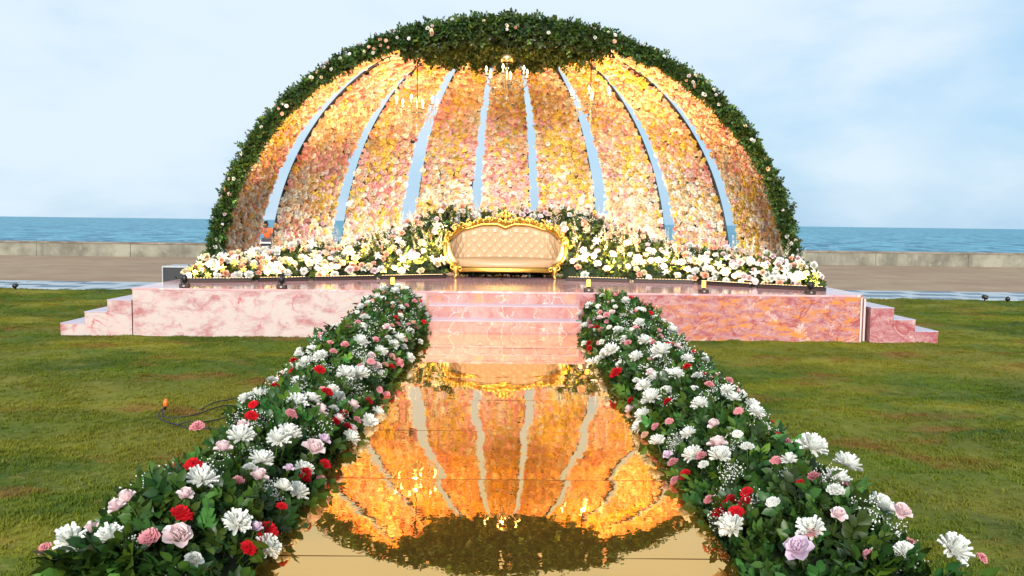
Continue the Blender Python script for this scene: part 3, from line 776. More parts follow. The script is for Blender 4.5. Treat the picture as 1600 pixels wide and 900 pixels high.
def border(sgn, label, lst):
    e = empty('flower_border', label, 'flower border', (sgn*1.3, 0, 0))
    def fn(u, v):
        y = 2.85+(10.66-2.85)*u
        end = np.clip((y-2.8)/.45, .02, 1)**.5
        xi, xo = .895, 1.62+.036*np.clip(y-4, 0, 5)+.05*np.sin(y*2.1)+.04*np.sin(y*5.3)
        xo = xo-.10*(1-end)
        H = (.31+.028*np.maximum(0, y-4))*end*(.74+.50*vnoise(np.stack([y, y*0, y*0+sgn], -1), 2.1))
        H = H*np.where(y > 10.3, 1.05, 1)
        x = xi+(xo-xi)*v
        z = .03+H*np.sin(pi*np.clip(v, .001, .999))**.6
        return np.stack([sgn*x-sgn*1.3, y, z], -1)
    surf = mound(fn, e, 5600, .095, 90, 14, .055, 300, outw=.7)
    # dark end face of the bed near the camera is covered by extra sprigs
    k = 260
    v = rng.random(k); h = rng.random(k)**.8
    P = fn(np.full(k, .045), v); P[:, 2] = .03+(P[:, 2]-.03)*h; P[:, 1] = 2.82-.05*h
    fw = norm(np.stack([rng.normal(0, .5, k), -np.ones(k), rng.normal(.3, .5, k)], -1))
    R = frames_y(fw, np.tile([0, -.4, 1.], (k, 1))+rng.normal(size=(k, 3))*.4)*(.12*rng.uniform(.7, 1.3, (k, 1, 1)))
    link('end_foliage', merge('end_foliage', [(sprigs[0], R, P, leaf_tint(k))], M_leaf), e)['kind'] = 'stuff'
    # stray shoots
    k = 90; P, n = surf(rng.random(k), rng.uniform(.05, .95, k))
    fw = norm(n*.9+rng.normal(size=(k, 3))*.5+np.array([0, 0, .4]))
    R = frames_y(fw, rng.normal(size=(k, 3)))*(.105*rng.uniform(.7, 1.3, (k, 1, 1)))
    link('stray_shoots', merge('stray_shoots', [(sprigs[3], R, P-n*.02, leaf_tint(k))], M_leaf), e)['kind'] = 'stuff'
    used = []
    for it in lst.split(';'):
        x, y, z, kc, s = it.split(','); x, y, z, s = float(x), float(y), float(z), float(s)
        kind, c = kc[0], kc[1]
        s *= 1.06 if kind == 'm' else 1.14
        u = np.array([(y-2.85)/(10.66-2.85)]); vv = np.array([(abs(x)-.895)/(1.76-.895)])
        _, n = surf(np.clip(u, 0, 1), np.clip(vv, .05, .95)); n = n[0]
        d = Vector((n[0]*.6+random.uniform(-.3, .3), n[1]*.6-.12+random.uniform(-.28, .28), .95))
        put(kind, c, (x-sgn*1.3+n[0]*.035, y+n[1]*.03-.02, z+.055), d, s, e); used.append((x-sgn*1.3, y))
    # further back the flowers crowd together
    n_added = 0
    while n_added < 125:
        u0 = random.random()**.75; v0 = random.uniform(.03, .97)
        y = 2.85+7.81*u0
        if y < 5.2: continue
        P, n = surf(np.array([u0]), np.array([v0])); P, n = P[0], n[0]
        if any((P[0]-a)**2+(P[1]-b)**2 < .006 for a, b in used): continue
        kind, c, s = random.choice([('m', 'w', .115), ('m', 'w', .10), ('r', 'w', .07), ('c', 'w', .07), ('r', 'b', .08), ('c', 'p', .065), ('c', 'p', .06), ('c', 'r', .068), ('r', 'w', .08), ('r', 'p', .07), ('c', 'k', .06)])
        d = Vector((n[0]*.7+random.uniform(-.3, .3), n[1]-.25+random.uniform(-.3, .3), n[2]+.25))
        put(kind, c, tuple(P+n*random.uniform(.045, .085)), d, s*random.uniform(.85, 1.12), e); used.append((P[0], P[1])); n_added += 1
    for q in range(34):      # low on the lawn side and by the panels
        u0 = random.uniform(.02, .45); v0 = random.choice([random.uniform(.6, .95), random.uniform(.03, .2)])
        P, n = surf(np.array([u0]), np.array([v0])); P, n = P[0], n[0]
        kind, c, s = random.choice([('m', 'w', .11), ('r', 'b', .08), ('c', 'p', .06), ('c', 'r', .065)])
        put(kind, c, tuple(P+n*.06), Vector(n)+Vector((0, -.1, .3)), s, e)
    breath(surf, e, 46, 110, .075, .0040, (.0, .5))
    breath(surf, e, 50, 36, .09, .006, (.4, 1))
    return e
border(-1, 'bed of white, pink and red flowers along the left side of the mirror walkway', LIST_L)
border(1, 'bed of white, pink and red flowers along the right side of the mirror walkway', LIST_R)

# --- the bank of flowers on the stage
def pl(pts, t):
    pts = np.array(pts, float); d = np.concatenate([[0], np.cumsum(np.linalg.norm(np.diff(pts, axis=0), axis=1))]); d /= d[-1]
    return np.stack([np.interp(t, d, pts[:, i]) for i in range(pts.shape[1])], -1)
def bank(name_label, front, back, hts, n_sprig, n_fl, mixs, kindw, core=.05):
    e = empty('flower_bank', name_label, 'flowers', (0, 0, ZS))
    def fn(u, v):
        A, B = pl(front, u), pl(back, u); H = np.interp(u, *zip(*hts))
        H = H*(.88+.26*vnoise(np.stack([u*14, u*0, u*0+len(front)], -1), 1))
        xy = A+(B-A)*v[..., None]
        endf = np.clip(np.minimum(u, 1-u)/.04, .15, 1)**.5
        z = .01+H*endf*np.sin(pi*np.clip(v, 0.001, .96)*.62)**.75
        return np.concatenate([xy, z[..., None]], -1)
    surf = mound(fn, e, n_sprig, .105, 60, 12, core, 0, tint=(.050, .082, .016), small=True, weight=lambda u, v: 1.15-.8*v)
    m = 0; used = []
    tries = 0
    while m < n_fl and tries < 20000:
        tries += 1
        u0, v0 = random.random(), random.uniform(.02, .95)**1.3
        P, n = surf(np.array([u0]), np.array([v0])); P, n = P[0], n[0]
        if any((P[0]-a)**2+(P[1]-b)**2+(P[2]-cc)**2 < .0036 for a, b, cc in used): continue
        kind, c, s = random.choices(kindw, [w[3] for w in kindw])[0][:3]
        hi = P[2] > .30
        if hi and random.random() < mixs: kind, c, s = random.choice([('p', 'c', .11), ('p', 'w', .12), ('p', 'k', .09), ('p', 'c', .13), ('r', 'b', .11), ('r', 'k', .10)])
        d = Vector((n[0]*.5+random.uniform(-.4, .4), -.75+random.uniform(-.3, .3), .55+random.uniform(-.2, .3)))
        if kind == 'p': d = Vector((random.uniform(-.5, .5), -.35, 1))
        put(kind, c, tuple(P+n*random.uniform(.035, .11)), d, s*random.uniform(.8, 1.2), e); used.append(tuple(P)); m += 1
    return e, surf
KW = [('r', 'w', .115, 3), ('r', 'c', .12, 4), ('r', 'k', .11, 2), ('c', 'b', .09, 2), ('l', 'w', .15, 2.0), ('l', 'c', .15, 1.8), ('r', 'k', .10, 2), ('l', 'y', .12, 1.0), ('r', 'b', .12, 2), ('m', 'w', .13, 2), ('p', 'w', .075, 1.4), ('p', 'c', .075, 1.0)]
FL = [(-4.45, 11.90), (-3.53, 12.20), (-2.84, 12.58), (-1.95, 13.03), (-.92, 13.50)]
BL = [(-4.35, 12.70), (-3.4, 13.3), (-2.5, 13.8), (-1.6, 14.2), (-.75, 14.5)]
FR = [(.92, 13.36), (1.90, 13.02), (2.82, 12.87), (3.53, 12.22), (4.37, 11.70)]
BR = [(.75, 14.5), (1.7, 14.2), (2.6, 13.8), (3.45, 13.3), (4.5, 12.7)]
e, s_ = bank('bank of cream and blush flowers on the stage left of the sofa', FL, BL, [(0, .24), (.2, .30), (.45, .42), (.62, .50), (.78, .70), (.9, .95), (1, 1.12)], 1900, 290, .75, KW)
breath(s_, e, 40, 26, .09, .008, (.4, 1), (.2, 1))
e, s_ = bank('bank of cream and blush flowers on the stage right of the sofa', FR, BR, [(0, 1.12), (.12, 1.0), (.25, .78), (.42, .48), (.6, .42), (.8, .34), (1, .26)], 1900, 290, .75, KW)
breath(s_, e, 40, 26, .09, .008, (0, .6), (.2, 1))
e, s_ = bank('tall flower bank rising directly behind the gold sofa', [(-1.1, 14.30), (0, 14.28), (1.1, 14.30)], [(-1.1, 14.8), (0, 14.85), (1.1, 14.8)], [(0, .90), (.5, 1.0), (1, .90)], 700, 230, .6, KW)
# greenery under the sofa
e = empty('green_foliage', 'low dark green leaves on the deck under the gold sofa', 'foliage', (0, 13.9, ZS))
k = 420
P = np.stack([rng.uniform(-.72, .72, k), rng.uniform(-.12, .25, k), rng.uniform(0, .05, k)], -1)
fw = norm(np.stack([rng.normal(0, .6, k), rng.normal(-.4, .5, k), rng.uniform(.2, 1, k)], -1))
link('leaf_mass', merge('leaf_mass', [(sprigs_s[1], frames_y(fw, rng.normal(size=(k, 3)))*(.10*rng.uniform(.7, 1.2, (k, 1, 1))), P, leaf_tint(k))], M_leaf), e)['kind'] = 'stuff'

# ------------------------------------------------------------------ the flower dome
dome = empty('flower_dome', 'huge half dome of peach, yellow and pink flower panels edged with a leafy garland', 'flower dome', (0, 13.2, ZS))
RX, RD, HZ, LEAN, PE = 4.5, 4.3, 4.12, 1.3, 2.2
def dsurf(al, g):
    """al azimuth in radians (0 back centre, +-pi/2 front arch), g 1 at the foot .. 0 at the crown; local coordinates"""
    g = np.clip(g, 0, 1); hh = (1-g**PE)**(1/PE)
    return np.stack([RX*np.sin(al)*g, LEAN*hh+RD*np.cos(al)*g, HZ*hh], -1)
def gl(s): return np.cos(np.clip(s, 0, 1)*pi/2)**(2/PE)       # evenly spaced parameter along a rib
def dnorm(al, s):
    e = 1e-3
    da = dsurf(al+e, gl(s))-dsurf(al-e, gl(s)); ds = dsurf(al, gl(np.clip(s+e, 0, .9995)))-dsurf(al, gl(np.clip(s-e, 0, 1)))
    n = norm(np.cross(da, ds)); c = np.array([0, 1.5, .8])-dsurf(al, gl(s))
    return np.where((n*c).sum(-1, keepdims=True) < 0, -n, n)
STRIPS = [(-89, -70.0), (-64.6, -46.8), (-43.3, -27.9), (-23.6, -9.0), (-6.1, 6.5), (9.4, 24.2), (28.0, 43.0), (46.5, 62.0), (66.4, 89)]
blooms = [bloom_t(s) for s in range(8)]
palette = np.array([(.90, .76, .44), (.90, .60, .34), (.88, .42, .36), (.90, .66, .15), (.90, .69, .46), (.92, .58, .54), (.92, .86, .72)])
ALL = []
for k, (a0, a1) in enumerate(STRIPS):
    a0, a1 = radians(a0), radians(a1)
    panel = empty('flower_panel', None, None); panel.parent = dome
    # backing sheet, 2.5 cm thick
    ss = np.linspace(0, .93, 40); aa = np.linspace(a0+.008, a1-.008, 7)
    A, S_ = np.meshgrid(aa, ss)
    Pb = dsurf(A, gl(S_))-dnorm(A, S_)*.03
    o = grid_mesh('backing', Pb, M_back, panel)
    sl = o.modifiers.new('thick', 'SOLIDIFY'); sl.thickness = .025; sl.offset = -1
    # frame pipes along both edges
    for a in (a0+.006, a1-.006):
        s1 = np.linspace(0, .97, 34); pp = dsurf(np.full(34, a), gl(s1))-dnorm(np.full(34, a), s1)*.05
        tubes('frame_rib', [([tuple(p) for p in pp], .024)], M_dark, panel, 6)
    # flowers on a jittered grid
    s = 0.0
    L_arc = 6.3
    step = .066
    rows = int(L_arc/step)
    for r_ in range(rows):
        sv = (r_+.5)/rows*.92
        g = gl(sv)
        wdt = float(np.linalg.norm(dsurf(np.array(a1), g)-dsurf(np.array(a0), g)))
        n = max(2, int(wdt/step+.5))
        c = (np.arange(n)+.5*(r_ % 2)*.8+.1+rng.uniform(-.3, .3, n))/(n-.1)
        al = a0+(a1-a0)*c; s2 = sv+rng.uniform(-.3, .3, n)/rows*.92
        for q in range(n): ALL.append((k, al[q], min(max(s2[q], .002), .95)))
ALL = [a for a in ALL if rng.random() > .02]
kk = np.array([a[0] for a in ALL]); al = np.array([a[1] for a in ALL]); sv = np.array([a[2] for a in ALL])
P = dsurf(al, gl(sv)); Nn = dnorm(al, sv); n = len(P)
P = P+Nn*rng.uniform(-.005, .035, (n, 1))
size = rng.uniform(.085, .130, n)
size[rng.random(n) < .06] *= 1.22
# colour families gather in loose patches
f1 = vnoise(P, 2.1)+rng.normal(0, .22, n); f2 = vnoise(P+20, 1.6)+rng.normal(0, .24, n)
low = np.clip(1-sv*1.6, 0, 1)
ci = np.zeros(n, int)
for i in range(n):
    if f1[i] > .86: ci[i] = 3
    elif f2[i] > .82: ci[i] = 2 if rng.random() < .5 else 5
    elif f2[i] > .66: ci[i] = 5 if rng.random() < .35+.3*low[i] else 1
    elif f1[i] > .62: ci[i] = 1 if rng.random() < .5 else 3
    elif rng.random() < .25+.35*low[i]: ci[i] = 6
    else: ci[i] = rng.choice([0, 4, 1])
tint = palette[ci]*rng.uniform(.88, 1.10, (n, 1))
direc = norm(Nn+rng.normal(size=(n, 3))*.36)
Rm = frames_z(direc)*size[:, None, None]
typ = rng.integers(0, len(blooms), n)
# the 300 that show largest (above the bank, nearest the camera) are separate parts
world_p = P+np.array([0, 13.2, ZS]); app = size/np.linalg.norm(world_p-np.array([0, 0, 1.46]), axis=1)
app[(world_p[:, 2] < 1.15) | (sv > .80)] = 0
order = np.argsort(-app); sel = np.zeros(n, bool); sel[order[:300]] = True
panels = [c for c in dome.children]
bmesh_c = {}
for i in order[:300]:
    key = (int(typ[i]), int(ci[i]))
    if key not in bmesh_c:
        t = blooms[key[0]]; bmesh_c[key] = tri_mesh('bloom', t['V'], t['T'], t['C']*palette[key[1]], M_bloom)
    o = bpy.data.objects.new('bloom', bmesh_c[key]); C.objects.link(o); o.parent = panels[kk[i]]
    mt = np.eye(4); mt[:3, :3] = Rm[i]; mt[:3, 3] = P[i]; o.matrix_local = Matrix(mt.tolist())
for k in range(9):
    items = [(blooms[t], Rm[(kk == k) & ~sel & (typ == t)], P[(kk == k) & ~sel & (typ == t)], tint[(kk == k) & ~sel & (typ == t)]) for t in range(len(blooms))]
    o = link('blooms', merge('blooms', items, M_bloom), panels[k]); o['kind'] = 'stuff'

# garland of leaves round the front arch
gar = empty('leaf_garland', None, None); gar.parent = dome
def arch(s, side):     # s 0 foot .. 1 crown
    a = np.where(side > 0, pi/2, -pi/2)
    return dsurf(a, gl(s))
tubes('garland_core', [([tuple(p*np.array([.985, 1, .985])+np.array([0, -.06, .0])) for p in arch(np.linspace(0, .998, 40), np.full(40, sd))], list(np.linspace(.03, .08, 40))) for sd in (-1, 1)], M_soil, gar, 8)
n = 7600
side = np.where(rng.random(n) < .5, -1, 1); s = rng.random(n)
c = arch(s, side); outv = norm(c-np.array([0, 1.0, .9])*np.array([0, 1, 1]))
outv[:, 1] *= .15; outv = norm(outv)
ang = rng.uniform(0, 2*pi, n)
fwd = np.tile([0., -1., 0.], (n, 1))
thick = .018+.055*s+.060*(vnoise(np.stack([s*24, side*3., s*0], -1), 1.0)-.3)
dirv = outv*np.cos(ang)[:, None]+fwd*np.sin(ang)[:, None]
P = c-outv*.06+np.array([0, -.05, 0])+dirv*thick[:, None]*rng.uniform(.4, 1.05, (n, 1))
fw = norm(dirv+rng.normal(size=(n, 3))*.6+np.array([0, 0, -.1]))
wisp = rng.random(n) < .10
P[wisp] += outv[wisp]*.06
R = frames_y(fw, dirv+rng.normal(size=(n, 3))*.5)*(rng.uniform(.06, .13, n)[:, None, None])
tn = leaf_tint(n, (.036, .074, .014), .42)
which = rng.integers(0, 4, n)
link('leaves', merge('leaves', [(sprigs_s[i], R[which == i], P[which == i], tn[which == i]) for i in range(4)], M_leaf), gar)['kind'] = 'stuff'
# small roses on the garland, each a part
for q in range(100):
    sd = random.choice((-1, 1)); s0 = random.random()
    c0 = arch(np.array([s0]), np.array([sd]))[0]; ov = c0-np.array([0, 1.0, .9]); ov = ov*np.array([1, .15, 1]); ov /= np.linalg.norm(ov)
    th = .085+.075*s0; a = radians(random.uniform(15, 130))
    dv = ov*cos(a)+np.array([0, -1, 0])*sin(a)
    put('r' if random.random() < .6 else 'c', random.choice('wwwbkkc'), tuple(c0-ov*.06+np.array([0, -.05, 0])+dv*th*1.08), dv, random.uniform(.045, .068), gar)
# leafy ceiling hanging under the crown, split by the gaps between the panels
items = []
n = 5000
k = rng.integers(0, 9, n); lo = np.array([radians(a[0]) for a in STRIPS]); hi = np.array([radians(a[1]) for a in STRIPS])
al = lo[k]+(hi[k]-lo[k])*rng.uniform(.10, .90, n)
g = .03+.36*rng.random(n)**.75*np.where(al > .5, .93, 1)+rng.normal(0, .012, n)
P = dsurf(al, g)
P = P+np.array([0, -.08, -.03])+np.stack([rng.normal(0, .015, n), rng.normal(0, .04, n), -rng.random(n)**1.6*.20], -1)
fw = norm(np.stack([rng.normal(0, .45, n), rng.normal(-.1, .4, n), -np.ones(n)*rng.uniform(.3, 1.2, n)], -1))
R = frames_y(fw, np.tile([0, -1., .1], (n, 1))+rng.normal(size=(n, 3))*.6)*(rng.uniform(.09, .16, n)[:, None, None])
tn = leaf_tint(n, (.030, .052, .010), .45); which = rng.integers(0, 4, n)
o = link('hanging_leaves', merge('hanging_leaves', [(sprigs_s[i], R[which == i], P[which == i], tn[which == i]) for i in range(4)], M_leaf), gar); o['kind'] = 'stuff'
# front crown leaves filling the arch band above the panels
n = 2300
al = rng.uniform(-pi/2, pi/2, n); g = rng.random(n)**.8*.40
P = dsurf(al, g)+np.stack([rng.normal(0, .02, n), -.05-rng.random(n)*.10, .0+rng.random(n)*.08], -1)
keep = np.abs(np.sin(al))*g > .0
fw = norm(rng.normal(size=(n, 3))*.7+np.array([0, -.6, -.1]))
R = frames_y(fw, np.tile([0, -1., .4], (n, 1))+rng.normal(size=(n, 3))*.5)*(rng.uniform(.09, .15, n)[:, None, None])
in_gap = np.zeros(n, bool)
for q in range(8):
    in_gap |= (al > hi[q]) & (al < lo[q+1])
keep = ~in_gap | (g < .08)
which = rng.integers(0, 4, n)
tn = leaf_tint(n, (.036, .070, .013), .42)
o = link('crown_leaves', merge('crown_leaves', [(sprigs_s[i], R[keep & (which == i)], P[keep & (which == i)], tn[keep & (which == i)]) for i in range(4)], M_leaf), gar); o['kind'] = 'stuff'

# ------------------------------------------------------------------ LED bars along the foot of the flowers
WARM = (1.0, .62, .30)
def led_bar(p, q, label, power, tilt):
    wd = Vector((-(p[0]+q[0])/2*.06, tilt, 1)); wd = Matrix.Rotation(-math.atan2(q[1]-p[1], q[0]-p[0]), 3, 'Z') @ wd
    mid = ((p[0]+q[0])/2, (p[1]+q[1])/2, ZS); an = math.atan2(q[1]-p[1], q[0]-p[0]); Ln = sqrt((q[0]-p[0])**2+(q[1]-p[1])**2)-.05
    e = empty('light_bar', label, 'light bar', mid, an, 'light bars on the stage floor')
    boxes('housing', [(-Ln/2, Ln/2, -.045, .045, .0, .052)], M_brown, e, .006)
    boxes('lip', [(-Ln/2, Ln/2, -.052, -.047, .035, .062)], M_dark, e)
    me = bpy.data.meshes.new('lens'); V, Q = [], []
    nn_ = int(Ln/.042)
    for i in range(nn_):
        x = -Ln/2+.02+i*.042; v, f = box_arrays(x, x+.026, -.014, .030, .053, .060); o = len(V); V += v; Q += [tuple(j+o for j in t) for t in f]
    me.from_pydata(V, [], Q); me.materials.append(M_led); link('lens', me, e)['kind'] = 'stuff'
    boxes('bracket', [(-Ln/2-.012, -Ln/2-.001, -.05, .05, 0, .045), (Ln/2+.001, Ln/2+.012, -.05, .05, 0, .045)], M_dark, e)
    ld = bpy.data.lights.new('bar_light', 'AREA'); ld.shape = 'RECTANGLE'; ld.size = Ln; ld.size_y = .05
    ld.energy = power; ld.color = WARM; ld.spread = radians(46)
    lo_ = bpy.data.objects.new('bar_light', ld); C.objects.link(lo_); lo_.parent = e; lo_.location = (0, .0, .075)
    lo_.rotation_euler = wd.to_track_quat('-Z', 'Y').to_euler()
BW = 110
for p, q, lab in (((-4.38, 11.66), (-3.47, 11.93), 'dark light bar at the far left end of the flower bank'),
                  ((-3.43, 12.00), (-2.78, 12.30), 'dark light bar second from the left, set at a slant'),
                  ((-2.74, 12.34), (-1.89, 12.76), 'dark light bar third from the left, between the dark spotlight and the left flower bed'),
                  ((-1.85, 12.80), (-.90, 13.24), 'dark light bar just left of the gold sofa'),
                  ((.92, 12.98), (1.87, 12.78), 'dark light bar just right of the gold sofa'),
                  ((1.91, 12.77), (2.78, 12.58), 'dark light bar second to the right of the sofa'),
                  ((2.82, 12.50), (3.46, 12.00), 'dark light bar second from the right end, set at a slant'),
                  ((3.50, 11.93), (4.31, 11.48), 'dark light bar at the far right end of the flower bank')):
    mid_ = abs(p[0]+q[0])/2 < 2.6
    led_bar(p, q, lab, 23 if mid_ else 17, 1.10 if mid_ else 1.35)

# little spotlights standing on the front edge of the deck
def spot(x, lit, label):
    e = empty('stage_spotlight', label, 'spotlight', (x, SY+.07+x*.0157, ZS), 0, 'small spotlights along the stage edge')
    boxes('base', [(-.06, .06, -.04, .04, 0, .055)], M_brown, e, .008)
    boxes('socket', [(-.012, .012, -.044, -.0405, .018, .036)], M_alu, e)
    lathe('neck', [(.018, .055), (.018, .075)], M_dark, e, 10)
    if lit:
        lathe('lit_tube', [(.024, .072), (.026, .08), (.026, .15), (.02, .158)], M_amberglow, e, 12)
    else:
        lathe('lamp_head', [(.022, .07), (.034, .085), (.036, .13), (.026, .155), (.016, .165)], M_dark, e, 12)
        boxes('yoke', [(-.045, -.038, -.01, .01, .05, .12), (.038, .045, -.01, .01, .05, .12)], M_dark, e)
for x, lit, lab in ((-3.98, 0, 'dark spotlight at the left end of the stage edge, beside the black case'), (-2.78, 0, 'dark spotlight on the stage edge between the black case and the left flower bed'),
                    (-1.40, 1, 'glowing amber tube light above the left flower bed'), (1.06, 1, 'glowing amber tube light above the right flower bed'),
                    (2.52, 1, 'glowing amber tube light midway along the right half of the stage edge'), (3.88, 0, 'dark spotlight near the right end of the stage edge')):
    spot(x, lit, lab)
for x, y, a, lab in ((-1.98, 11.9, .4, 'dark green leaf lying on the deck, leftmost of the fallen leaves'), (-1.72, 12.0, 2.1, 'dark green leaf lying on the deck, second fallen leaf from the left'), (.0, 12.9, 1.2, 'dark green leaf lying on the deck in front of the middle of the sofa')):
    o = link('fallen_leaf', tri_mesh('fallen_leaf', leaf1['V']*.09, leaf1['T'], leaf1['C']*np.array([.03, .06, .01]), M_leaf)); o.location = (x, y, ZS+.006); o.rotation_euler = (0, .1, a)
    tag(o, lab, 'leaf', 'fallen leaves on the deck')

# ------------------------------------------------------------------ sofa
sofa = empty('sofa', 'cream tufted sofa in a carved gold frame at the centre of the stage', 'sofa', (0.01, 13.22, ZS))
bx = [-.92, -.86, -.72, -.58, -.387, -.129, -.06, 0, .06, .129, .387, .58, .72, .86, .92]
bz = [.50, .585, .715, .745, .807, .817, .785, .755, .785, .817, .807, .745, .715, .585, .50]
def ztop(x):
    x = np.asarray(x, float)
    return sum(np.interp(x+d, bx, bz) for d in (-.03, -.015, 0, .015, .03))/5
def back_y(x): return .52-.50*np.clip((np.abs(x)-.55)/.35, 0, 1)**2.0
# tufted back that wraps round into the arms
us = np.linspace(-1, 1, 181); vs = np.linspace(0, 1, 70)
U, V = np.meshgrid(us, vs)
arc = U*1.22                                          # developed width
th = np.clip(np.abs(arc)-.62, 0, .62)
bxx = np.sign(U)*(np.minimum(np.abs(arc), .62)+.255*np.sin(np.clip(th/.60, 0, 1)*pi/2))
byy = .52-.44*(1-np.cos(np.clip(th/.60, 0, 1)*pi/2))**1.0*1.0
zt = ztop(np.clip(np.abs(bxx), 0, .92))*1.0
zt = np.where(th > .35, zt-.16*((th-.35)/.27)**1.5, zt)
zb = .27-.06*np.clip(th/.6, 0, 1)
lean = .10*V
Zs = zb+(zt-zb)*V
pa, pb = arc/.167+Zs/.165, arc/.167-Zs/.165
puff = (np.abs(np.sin(pi*pa))*np.abs(np.sin(pi*pb)))**.42
upz = zt-Zs
vert = np.abs(np.sin(pi*(arc/.167+.5)))**.5            # straight pleats running up from the top buttons
tuft = np.where(upz < .115, vert, puff)
inw = np.stack([-np.sin(np.clip(th/.6, 0, 1)*pi/2)*np.sign(U), -np.cos(np.clip(th/.6, 0, 1)*pi/2), U*0], -1)
edge = np.clip(np.minimum(V, 1-V)/.08, 0, 1)**.5*np.clip((1-np.abs(U))/.04, 0, 1)**.5
fade = np.clip((.93-np.abs(U))/.15, 0, 1)
Pk = np.stack([bxx, byy+lean, Zs], -1)+inw*(edge*(.038+.027*(tuft*fade+(1-fade)*.8)))[..., None]
o = grid_mesh('backrest', Pk, M_fabric, sofa)
sl = o.modifiers.new('thick', 'SOLIDIFY'); sl.thickness = .06; sl.offset = -1 if True else 1
# buttons at the pleat crossings
octb = [(r * .011, z*.011) for r, z in ((.3, 1), (.9, .5), (1, 0))]
bt = None
for i in range(-6, 7):
    for j in range(2, 12):
        if (i+j) % 2: continue
        ax, zz = i*.167/2, j*.165/2
        if abs(ax) > .60: continue
        top_ = float(ztop(ax))
        if zz < .30 or zz > top_-.10: continue
        vv = (zz-.27)/(top_-.27)
        pos = (ax, .52+.10*vv-.042, zz)
        if bt is None:
            V_, Q_ = lathe_arrays([(.004, -.008), (.010, -.004), (.011, 0), (.010, .003), (.004, .005)], 8); bt = bpy.data.meshes.new('button'); bt.from_pydata([(a, c, b) for a, b, c in V_], [], Q_); bt.materials.append(M_fabric)
        link('button', bt, sofa, loc=pos)
# seat cushion
n1_, n2_ = 60, 24
U, V = np.meshgrid(np.linspace(-1, 1, n1_), np.linspace(0, 1, n2_))
def frontline(x): return -.06*(1-(np.abs(x)/.80)**2)
w_ = .80
x = U*w_*(1-.10*V)
prof_y = np.interp(V, [0, .12, .25, .4, 1], [0.0, -.012, .0, .05, .52]); prof_z = np.interp(V, [0, .12, .25, .4, 1], [.175, .22, .265, .295, .305])
crown = .02*(1-U**2)
Pk = np.stack([x, prof_y+frontline(x)*(1-V)+.16*np.abs(U)**3*(1-V), prof_z+crown*V], -1)
o = grid_mesh('seat', Pk, M_fabric, sofa); sl = o.modifiers.new('thick', 'SOLIDIFY'); sl.thickness = .05; sl.offset = -1
# gold frame
def yfront(x): return frontline(x)+.16*np.abs(x/.8)**3-.012
xr = np.linspace(-.74, .74, 40)
def rail(z0, z1, off, name):
    Pq = []
    for j, (dz, dy) in enumerate(((0, .05), (0, -.005), (.25, -.018), (.5, -.008), (.75, -.022), (1, -.006), (1, .05))):
        Pq.append(np.stack([xr, yfront(xr)+dy+off, z0+(z1-z0)*dz-.02*(np.abs(xr)/.74)**6+.0*xr], -1))
    return grid_mesh(name, np.array(Pq), M_gold, sofa)
rail(.105, .172, 0, 'apron')
# nailheads round the seat edge
V, Q = [], []
for x_ in np.linspace(-.76, .76, 62):
    v, q = lathe_arrays([(.002, .006), (.0065, .003), (.0075, 0)], 6); c0 = (x_, float(yfront(x_))-.010, .186); o_ = len(V)
    V += [(c0[0]+a, c0[1]-c, c0[2]+b) for a, b, c in v]; Q += [tuple(j+o_ for j in t) for t in q]
me = bpy.data.meshes.new('nailheads'); me.from_pydata(V, [], Q); me.materials.append(M_brass); link('nailheads', me, sofa)['kind'] = 'stuff'
# crest rail following the back and down the arms
xc = np.concatenate([np.linspace(-.90, 0, 40), np.linspace(0, .90, 40)[1:]])
def cresty(x):
    t = np.clip((np.abs(x)-.62)/.26, 0, 1)
    return .60-.50*(1-np.cos(t*pi/2))
pts = [(float(x), float(cresty(x))-.03, float(ztop(x))+.022) for x in xc]
tubes('crest_rail', [(pts, [.018+.012*(1-abs(x)/.95) for x in xc])], M_gold, sofa, 8)
def spiral(cx, cz, y, r0, r1, a0, turns, sgn=1, n=22):
    out = []
    for i in range(n):
        t = i/(n-1); a = a0+sgn*turns*2*pi*t; r = r0+(r1-r0)*t
        out.append((cx+r*cos(a), y-.012*t, cz+r*sin(a)))
    return out
orn = []
def sc(x, z, r, a0, turns, sg, thick=.017):
    for m_ in (1, -1):
        y = float(cresty(abs(x)))-.03
        p = spiral(m_*x, z, y, r, .010, a0 if m_ > 0 else pi-a0, turns, sg*m_)
        orn.append((p, list(np.linspace(thick, thick*.55, len(p)))))
# C-scrolls and acanthus curls climbing to the centre finial
sc(.22, .895, .075, -2.2, 1.35, 1, .017); sc(.345, .865, .055, 2.6, 1.3, -1, .015)
sc(.115, .945, .058, -1.0, 1.3, 1, .016); sc(.11, .865, .040, 2.2, 1.2, -1, .013)
sc(.47, .855, .060, -2.4, 1.35, 1, .016); sc(.575, .845, .065, 1.8, 1.3, -1, .016)
sc(.69, .82, .055, -2.2, 1.2, 1, .016); sc(.79, .775, .055, 2.2, 1.25, -1, .017); sc(.865, .69, .050, 2.8, 1.2, 1, .017); sc(.90, .60, .045, 1.2, 1.2, -1, .017)
sc(.045, 1.00, .035, -2.0, 1.2, 1, .013)
for o_ in orn: tubes('crest_scroll', [o_], M_gold, sofa, 6)
